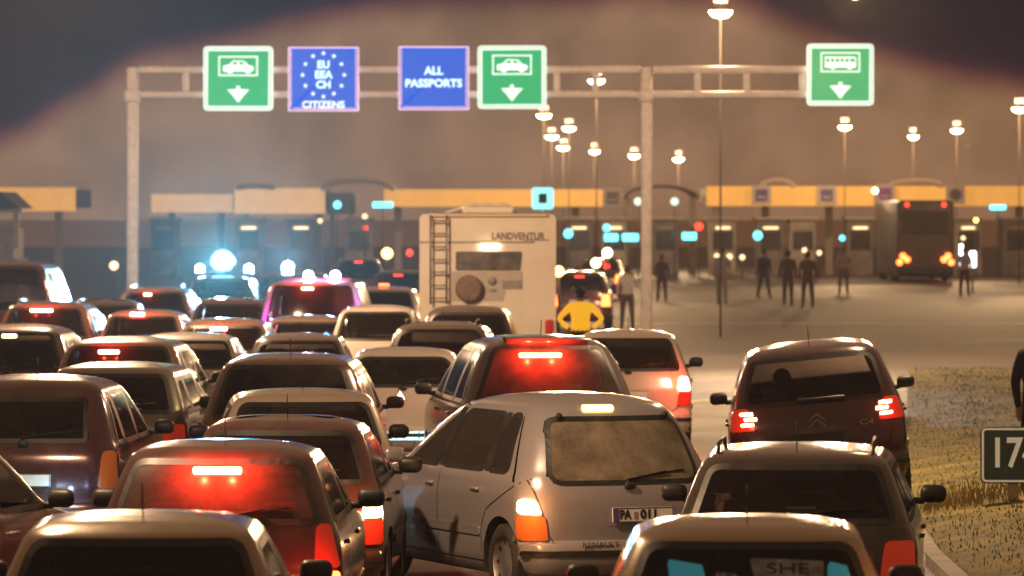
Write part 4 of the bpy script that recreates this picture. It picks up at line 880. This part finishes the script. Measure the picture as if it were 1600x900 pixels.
# silver people carrier
sc, SS = car('people_carrier', 'dusty silver people carrier with licence plate PA 011 turned across the queue', 990, 200, 22, 'mpv', 4.17, 1.76, 1.62, p_sc,
    {'bow': .11, 'c': .22, 'tumble': .13, 'glass': GLASSD, 'rglass': GLASSM, 'sglass': glass('car_glass_deep', (.14, .10, .09), .05), 'rw': [(-.70, .93), (.70, .93), (.57, 1.46), (-.57, 1.46)], 'rwr': [.16, .16, .10, .10], 'splits': [1.02, 1.98], 'swr': [.12, .05, .16, .10], 'y0': (.58, .74),
     'brake': (.26, L_AMBER), 'bz': 1.515,  'bx': -.12, 'plate': ('PA', '011'), 'pz': .70, 'px': .10, 'mould_paint': True, 'mirror': p_sc, 'wheel_r': .31, 'wy': .66,  # amber strip is a painted street lamp reflection, not a brake light
     'lamps': [('rear_light', [(.80, .50), (1.0, .50), (1.0, .70), (.82, .70)], LENS_O), ('upper_light', [(.84, .71), (.995, .71), (.99, .83), (.90, .83)], (L_AMBERHOT, LENS_O))], 'glows': [(-.80, .77, (1, .36, .10), 5)], 'strip': BLACK, 'aerial': False})
b_ = SS.pt('rear', -.36, .43+.02, .004); tx = text(sc, 'RENAULT', SS.pt('rear', -.30, .465, .030), .055, CHROME, width=.30, rot=(math.pi/2, 0, R_(-3)))
for sx in (-.46, .46): MB().box(SS.pt('rear', sx, 1.45, .025), (.05, .05, .05), .02).build('window_hinge', BLACK, sc)
rr = MB()
for sx in (-1, 1): rr.tube([(sx*.56, .62, 1.565), (sx*.57, 1.3, 1.60), (sx*.56, 2.2, 1.60)], .012, 6)
# interior roof lamp seen through its side window
MB().lathe([(0, .055), (-.02, .05), (-.03, 0)], (-.25, 2.75, 1.42), axis='y', n=16).build('reading_lamp', L_AMBER, sc); light('reading_light', (-.1, 2.5, 1.35), (1, .5, .2), 1.5, sc, .05)
car('estate_car', 'pale beige estate car left of the silver people carrier', 478, 179, 4, 'wagon', 4.0, 1.70, 1.49, p_bei, {'glass': GLASS, 'bumper': p_bei})
car('people_carrier', 'brown people carrier with bright lights seen through its rear window', 443, 158, -1, 'mpv', 4.2, 1.80, 1.64, p_brn, { 'glass': GLASS, 'far': False, 'beam': ((1, .82, .62), 16)})
cl, SC2 = car('hatchback_car', 'pale hatchback with brightly lit tailgate and diamond badge', 630, 131, 0, 'hatch', 3.7, 1.66, 1.43, p_wht, {'glass': GLASS, 'pz': .40, 'plate_m': mat('plate_lit', (.7, .8, .85), .4, emit=(.5, .9, 1.0), es=.9), 'rwr': .14, 'beam': None})
text(cl, '277-1', SC2.pt('rear', 0, .40, .06), .12, mat('plate_ink', (.05, .2, .25), .4), width=.40, rot=(math.pi/2, 0, 0))
dm = MB().prism([(-.055, 0), (0, -.10), (.055, 0), (0, .10)], -.02, .02); dm.prism([(-.001, 0), (0, .001), (.001, 0)], -.021, -.02); q = dm.build('diamond_badge', CHROME, cl, smooth=False); q.location = SC2.pt('rear', -.04, .83, .01)
mp, SM = car('people_carrier', 'dark people carrier with wide red glowing brake strip beyond the dusty silver one', 866, 150, 7, 'mpv', 4.4, 1.96, 1.76, paint('dark_brown_grey', (.10, .075, .07), .28), {'glass': GLASSD, 'tumble': .12, 'bow': .11, 'c': .22, 'brake': (.46, L_BRAKE), 'bz': 1.56, 'glow': 26, 'rglass': GLASSH, 'bx': -.10, 'splits': [1.2, 2.3], 'spoiler': 1})
car('hatchback_car', 'white hatchback with a glowing right tail lamp beside the open asphalt', 982, 122, -1, 'hatch', 3.8, 1.68, 1.54, p_wht, {'glass': GLASS,
    'lamps': [('rear_light', [(.78, .58), (.99, .58), (.98, .76), (.80, .76)], LENS_R), ('upper_light', [(.80, .77), (.985, .77), (.97, .95), (.84, .95)], (LENS_R, L_REDHOT))], 'glows': [(.70, .86, (1, .05, .02), 14)]})
pc, SP = car('people_carrier', 'dark aubergine people carrier tilted with right wheels on the verge', 1290, 156, -3, 'mpv', 4.47, 1.84, 1.66, p_pic, {'glass': GLASSD, 'rwr': .12, 'rw': [(-.76, 1.06), (.76, 1.06), (.64, 1.53), (-.64, 1.53)], 'plate_m': BLACK,
    'lamps': [('rear_light', [(.70, .84), (.99, .84), (.99, 1.06), (.82, 1.06)], LENS_R)], 'glows': [(-.74, .92, (1, .06, .02), 2.5), (.74, .92, (1, .06, .02), 2.5)], 'wiper': False}, roll=-5.5, z=.09)
for sg in (-1, 1):
    for k in range(3):
        mb = MB(); a0, a1 = (.68, .82) if k % 2 else (.72, .86); SP.patch(mb, 'rear', rounded([(sg*a0*.92, .885+k*.052), (sg*a1*.92, .885+k*.052), (sg*a1*.92, .915+k*.052), (sg*a0*.92, .915+k*.052)], .01), .022, .01, rows=2, cols=4); mb.build('lit_lamp_bar', L_REDHOT, pc, fixn=False)
ch = MB()
for dz in (0, -.055): ch.prism([(-.085, -.04+dz), (0, .03+dz), (.085, -.04+dz), (.085, -.062+dz), (0, .008+dz), (-.085, -.062+dz)], -.01, .01)
q = ch.build('chevron_badge', CHROME, pc, smooth=False); q.location = SP.pt('rear', 0, .93, .02)
text(pc, 'C4', SP.pt('rear', .52, .83, .012), .08, CHROME, width=.14, rot=(math.pi/2, 0, R_(4)))
MB().box(SP.pt('rear', .06, 1.09, .02), (.50, .05, .045), .02).build('gate_handle', BLACK, pc)
# left group
car('people_carrier', 'dark plum people carrier with amber tail lamps, second from the left edge', 32, 177, -2.5, 'mpv', 3.95, 1.76, 1.60, paint('wine', (.050, .011, .020), .25), {'glass': GLASS, 'rw': [(-.60, 1.02), (.60, 1.02), (.56, 1.42), (-.56, 1.42)], 'rwr': .06, 'gate_z': .5,
    'lamps': [('rear_light', [(.80, .62), (.99, .62), (.985, .95), (.86, .95)], LENS_O)], 'glows': [(.45, .62, (.35, .6, 1), 1.2), (.35, .42, (.3, .85, 1), 4)]})  # blue glows are added lights; the car has no blue lamp
make_car('people_carrier', 'silver pink people carrier cutting in at the far left edge', 'car', -4.68, 31.0, -14, 'mpv', 3.9, 1.72, 1.66, paint('silver_pink', (.45, .36, .36), .3, .45), o={'glass': GLASSD, 'far': False, 'mirror': BLACK, 'beam': ((.5, .75, 1), 12)}, group=QL)
car('estate_car', 'grey green estate car beyond the dark plum people carrier', 165, 152, -3, 'wagon', 4.2, 1.70, 1.49, p_grn, {'glass': GLASSD})
car('people_carrier', 'tan brown people carrier with amber glowing brake strip on the left', 180, 134, -2, 'mpv', 4.0, 1.74, 1.59, p_tan, {'glass': GLASS, 'brake': (.26, L_BRAKE), 'bz': 1.42, 'bx': -.12, 'glow': 6, 'far': False})
car('hatchback_car', 'cream hatchback with a wide pale roof right of the tan people carrier', 286, 118, -1, 'hatch', 3.7, 1.66, 1.45, p_wht, {'glass': GLASSD})
car('hatchback_car', 'copper hatchback with small white hot brake strip beyond the cream hatchback', 345, 106, -1, 'hatch', 3.9, 1.68, 1.48, p_cop, {'glass': GLASSD, 'brake': (.26, L_BRAKE), 'bx': -.06, 'glow': 4, 'far': True})
car('estate_car', 'copper brown estate car in front of the ambulance van', 478, 98, 0, 'wagon', 4.0, 1.62, 1.40, paint('copper_grey', (.30, .20, .15)), {'glass': GLASSD, 'far': True})
car('people_carrier', 'red brown people carrier with white hot brake strip at the left edge', 66, 96, -1, 'mpv', 4.2, 1.76, 1.60, paint('rust', (.22, .07, .05)), {'glass': GLASSD, 'brake': (.38, L_BRAKE), 'bx': -.06, 'glow': 12, 'far': True, 'rails': CHROME})
car('delivery_van', 'dark red panel van beyond the red brown people carrier', 2, 84, -1, 'van', 4.8, 1.95, 2.13, paint('van_red', (.10, .012, .012)), {'glass': GLASSD, 'far': True}, cat='van')
car('people_carrier', 'brown car with amber brake light near the gantry left leg', 235, 78, -2, 'mpv', 4.1, 1.76, 1.55, paint('brown_far', (.24, .13, .11)), {'glass': GLASSD, 'brake': (.16, L_AMBERHOT), 'bx': -.1, 'glow': 5, 'far': True, 'rails': CHROME})
car('hatchback_car', 'rose hatchback with white hot brake strip left of the cream hatchback', 218, 97, -2, 'hatch', 3.8, 1.60, 1.48, paint('rose', (.40, .20, .16)), {'glass': GLASSD, 'brake': (.24, L_BRAKE), 'bx': -.09, 'bz': 1.40, 'glow': 4, 'far': True})
car('saloon_car', 'maroon saloon below the brightest blue beacon', 352, 85, -1, 'sedan', 4.4, 1.72, 1.45, paint('plum', (.20, .06, .08)), {'glass': GLASSD, 'far': True})
car('hatchback_car', 'grey rose hatchback between the cream one and the lit diamond badge one', 463, 117, 0, 'hatch', 3.7, 1.58, 1.43, paint('grey_rose2', (.24, .19, .17)), {'glass': GLASSD})
car('people_carrier', 'brown people carrier partly cut by the left edge, row beyond the dark plum one', 8, 121, -2, 'mpv', 4.0, 1.74, 1.60, paint('cocoa', (.20, .12, .10)), {'glass': GLASSD, 'brake': (.2, L_REDHOT), 'plate_m': MATS['plate_lit']})
car('saloon_car', 'umber saloon tucked between two brake lit cars near the gantry left leg', 150, 87, -1, 'sedan', 4.3, 1.66, 1.47, paint('umber2', (.14, .09, .07)), {'glass': GLASSD, 'far': True})
# ambulance van
av, SA = car('ambulance_van', 'pink lit ambulance van with blue beacons on its roof', 487, 88, -1, 'van', 4.9, 2.00, 1.86, p_van, {'glass': GLASS, 'brake': (.22, L_BRAKE), 'bx': -.09, 'bz': 1.70, 'glow': 12, 'far': True, 'panel_van': False,
   'lamps': [('rear_light', [(.82, .62), (.99, .62), (.98, .95), (.86, .95)], LENS_R), ('upper_light', [(.84, .96), (.985, .96), (.97, 1.10), (.88, 1.10)], (LENS_O, L_AMBERHOT))], 'glows': [(.78, 1.2, (.75, .10, 1), 22), (-.78, 1.2, (.8, .12, .9), 14)]}, cat='ambulance van')  # violet glows are added lights; the van has no violet lamp
MB().box((.05, .75, 1.84), (1.2, .22, .08), .03).build('light_bar', mat('bar_red', (.4, .03, .05), .4), av)
for dx, dz in ((-.10, 1.93), (.38, 1.93)):
    MB().lathe([(-.06, .09), (.02, .09), (.07, .06), (.09, 0)], (dx, .75, dz), axis='z', n=16).build('beacon', L_BLUE, av); light('beacon_light', (dx, .55, dz+.05), (.35, .65, 1), 25, av, .06)
# police cars with blue beacons
s = 68
pv, _ = car('police_car', 'dark police car with dazzling blue beacon bar on its roof', 343, s, -1, 'mpv', 4.4, 1.8, 1.60, paint('police_dark', (.05, .04, .07)), {'glass': GLASSD, 'far': True, 'tail': L_AMBERHOT}, cat='police car')
MB().box((0, 1.7, 1.66), (1.3, .26, .09), .03).build('light_bar', mat('bar_dark', (.03, .03, .05), .4), pv)
MB().lathe([(-.24, 0), (-.20, .18), (-.05, .28), (.10, .26), (.22, .16), (.27, 0)], (-.05, 1.55, 1.92), axis='z', n=20).build('beacon', emis('beacon_core', (.28, .85, 1.0), 1.6), pv); light('beacon_light', (-.05, .9, 1.85), (.10, .55, 1), 70000, pv, .15, spot=50, rot=(R_(97), 0, math.pi))
for dx in (-.58, .56): MB().lathe([(-.10, .10), (.04, .10), (.10, 0)], (dx, 1.55, 1.76), axis='z', n=16).build('side_beacon', L_BLUE, pv)
pv, _ = car('police_car', 'dark police car with smaller blue beacon, between the dazzling one and ambulance', 446, 66, 0, 'mpv', 4.3, 1.75, 1.62, MATS['paint_police_dark'], {'glass': GLASSD, 'far': True, 'tail': L_AMBERHOT}, cat='police car')
MB().lathe([(-.10, .13), (.04, .14), (.12, .09), (.15, 0)], (0, 1.2, 1.74), axis='z', n=20).build('beacon', L_BLUE, pv); light('beacon_light', (0, .8, 1.85), (.20, .55, 1), 26000, pv, .12, spot=50, rot=(R_(97), 0, math.pi))
# middle
car('hatchback_car', 'cream hatchback beside the ambulance van with lit rear', 586, 100, -1, 'hatch', 3.7, 1.58, 1.60, p_wht, {'glass': GLASSD, 'far': True})
car('hatchback_car', 'grey car with a pinkish roof left of the camper van', 597, 78, -1, 'hatch', 3.9, 1.70, 1.57, paint('grey_rose', (.30, .22, .20)), {'glass': GLASSD, 'far': True, 'brake': (.2, L_RED), 'bz': 1.60})
car('hatchback_car', 'dark hatchback immediately behind the camper van', 727, 107, -2, 'hatch', 3.9, 1.62, 1.69, paint('umber', (.11, .07, .05)), {'glass': GLASSD, 'rwr': .12})
car('hatchback_car', 'grey brown hatchback with small red lamp below the camper van', 682, 118, -4, 'hatch', 3.6, 1.66, 1.60, paint('taupe', (.26, .19, .14)), {'glass': GLASS, 'rwr': .14, 'rails': BLACK, 'lamps': [('rear_light', [(.74, .98), (.98, .98), (.97, 1.06), (.76, 1.06)], (None, L_REDSIG))]})

# sign reflections painted as patches on the nearest right car's rear glass
nr, SN = NR
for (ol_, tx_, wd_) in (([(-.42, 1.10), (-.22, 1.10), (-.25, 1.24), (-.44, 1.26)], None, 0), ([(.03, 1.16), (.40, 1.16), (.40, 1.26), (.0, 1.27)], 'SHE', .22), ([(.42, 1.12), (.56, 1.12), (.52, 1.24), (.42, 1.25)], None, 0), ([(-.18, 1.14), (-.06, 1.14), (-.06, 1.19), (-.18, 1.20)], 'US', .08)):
    q_ = MB(); SN.patch(q_, 'rear', rounded(ol_, .02), .006, rows=4, cols=6); q_.build('painted_reflection', REFL2 if tx_ else REFL, nr, fixn=False)
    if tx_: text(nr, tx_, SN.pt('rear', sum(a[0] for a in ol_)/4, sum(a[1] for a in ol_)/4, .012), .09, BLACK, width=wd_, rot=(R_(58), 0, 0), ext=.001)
# ================================================================ people
def seated(root, S, sx, lb, fy=.50, dz=0, dark=(.05, .04, .04)):
    M = Matrix.LocRotScale(root.location, root.rotation_euler, None); p = M @ Vector((sx*S.Wd*.21, S.L*fy-.12, .46+dz)); o = person(lb, p, root.rotation_euler.z, 'seat', dark, (.04, .04, .05), group='people sitting in cars'); return o
class D: pass
def dims(w, l): d = D(); d.Wd, d.L = w, l; return d
byl = {o['label']: o for o in COL.objects if o.get('label')}
def car_by(t): return next(o for l, o in byl.items() if t in l)
seated(wg, S_, -1, 'driver in dark clothes inside the dark brown estate car'); seated(wg, S_, 1, 'passenger in dark clothes inside the dark brown estate car')
class D: pass
def dims(w, l): d = D(); d.Wd, d.L = w, l; return d
seated(car_by('flooded red by'), dims(1.72, 3.75), 1, 'person in dark clothes on the right inside the red lit hatchback', dz=.06)
seated(car_by('flooded red by'), dims(1.66, 3.75), -1, 'person in dark clothes on the left inside the red lit hatchback', dz=.04)
extra = [('beige estate car left', 1.7, 4.0, -1, 'driver in dark clothes inside the pale beige estate car'), ('brown people carrier with bright', 1.8, 4.2, -1, 'driver inside the brown people carrier with bright lights beyond it'), ('diamond badge', 1.66, 3.7, -1, 'driver inside the pale hatchback with diamond badge'),
  ('wide red glowing', 1.84, 4.4, -1, 'driver inside the people carrier with wide red brake strip'), ('dark plum people carrier with amber', 1.76, 3.95, -1, 'driver inside the dark plum people carrier on the left'), ('amber indicator between', 1.66, 3.55, -1, 'driver inside the dark red hatchback with amber indicator'),
  ('glowing right tail lamp', 1.68, 3.8, -1, 'driver inside the white hatchback beside open asphalt'), ('grey green estate', 1.7, 4.2, -1, 'driver inside the grey green estate car'), ('immediately behind the camper', 1.62, 3.9, -1, 'driver inside the dark hatchback behind the camper van')]
for t_, w_, l_, sx_, lb_ in extra: seated(car_by(t_), dims(w_, l_), sx_, lb_)
seated(sc, SS, -1, 'driver in dark clothes behind the side window of the dusty silver people carrier'); seated(pc, SP, -1, 'driver inside the dark aubergine people carrier')
seated(car_by('nearest at the bottom right'), dims(1.66, 3.8), 1, 'person in dark clothes inside the olive gold hatchback'); seated(car_by('nearest car at the bottom left'), dims(1.7, 3.9), -1, 'person in dark clothes inside the gold hatchback')
HV = mat('hi_vis', (.95, .50, .02), .6, emit=(1, .50, .02), es=.35)  # slight emission makes the vest look brighter lit
hv = person('officer in a bright yellow vest, arms akimbo, right of the camper van', (*P3(907, 88), 0), math.pi, 'akimbo', trousers=(.05, .04, .05), h=1.72, shirt_m=HV, group='officers on foot')
person('man in a grey shirt holding a phone to his ear by the gantry leg', (*P3(980, 60), 0), math.pi, 'phone', (.42, .38, .36), (.07, .055, .05), 1.66)
person('walker in a pale shirt and pale shorts on the forecourt', (*P3(1128, 47), 0), 0, 'walk', (.45, .42, .45), (.38, .33, .29), 1.85)
person('dark clad walker on the left of the close pair', (*P3(1231, 48), 0), math.pi, 'walk', (.09, .04, .03), (.08, .05, .04), 1.80); person('dark clad walker on the right of the close pair', (*P3(1262, 49), 0), math.pi, 'stand', (.11, .045, .03), (.09, .05, .035), 1.80)
person('dark clad walker alone left of the close pair', (*P3(1194, 44), 0), .4, 'walk', (.07, .05, .05), (.09, .07, .06), 1.7); person('person in a pale top near the booths left of the coach', (*P3(1318, 42), 0), 0, 'stand', (.50, .42, .45), (.22, .17, .14), 1.75)
person('person in brown standing just right of the gantry leg', (*P3(1034, 46), 0), 0, 'stand', (.12, .08, .06), (.10, .07, .05), 1.6); person('person in white by the right of the coach', (*P3(1507, 43), 0), 0, 'stand', (.6, .52, .60), (.10, .06, .10), 1.75)
person('officer in black uniform at the right edge behind the kilometre sign', (*P3(1624, 152), .14), 2.6, 'stand', (.012, .012, .018), (.012, .012, .018), 1.80, group='officers on foot')

# kilometre sign
s = 155; X, Y = P3(1589, s); r = empty('kilometre_sign', 'dark kilometre sign reading 174 with pale border on a short post', 'road sign', (X, Y, .12)); c = zat(711, s)-.12; hw, hh = .367, .285
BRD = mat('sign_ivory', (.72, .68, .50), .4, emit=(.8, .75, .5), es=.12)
ol = rounded([(-hw, c-hh), (hw, c-hh), (hw, c+hh), (-hw, c+hh)], .07); MB().prism(ol, 0, .03).build('panel', mat('sign_navy_edge', (.02, .04, .05), .4), r, smooth=False)
MB().prism(inset(ol, .012), -.004, .0).build('border', BRD, r, smooth=False); MB().prism(inset(ol, .034), -.008, .0).build('face', mat('sign_navy', (.03, .06, .08), .35, .1, .3, col2=(.06, .13, .15), vscale=3), r, smooth=False)
text(r, '174', (-.0, -.011, c+.01), .42, BRD, width=.44, bold=.008)
MB().box((-.03, .06, (c-.35)/2), (.11, .06, c+.25), .015).build('post', mat('post_wood', (.45, .38, .26), .8, var=.2), r, smooth=False)

# haze --------------------------------------------------------------------------------
if HAZE_DENSITY:
    hz_ = MB().box((0, 142, 4.0), (250, 314, 9.6)).build('haze', mat('tmp_haze', (1, 1, 1)), smooth=False); hz_['kind'] = 'stuff'
    hm = bpy.data.materials.new('haze_air'); hm.use_nodes = True; t = hm.node_tree; t.nodes.clear(); out = t.nodes.new('ShaderNodeOutputMaterial'); pv_ = t.nodes.new('ShaderNodeVolumePrincipled')
    pv_.inputs['Color'].default_value = (1, .86, .70, 1); pv_.inputs['Density'].default_value = HAZE_DENSITY; pv_.inputs['Anisotropy'].default_value = .35; t.links.new(pv_.outputs[0], out.inputs['Volume'])
    hz_.data.materials.clear(); hz_.data.materials.append(hm)
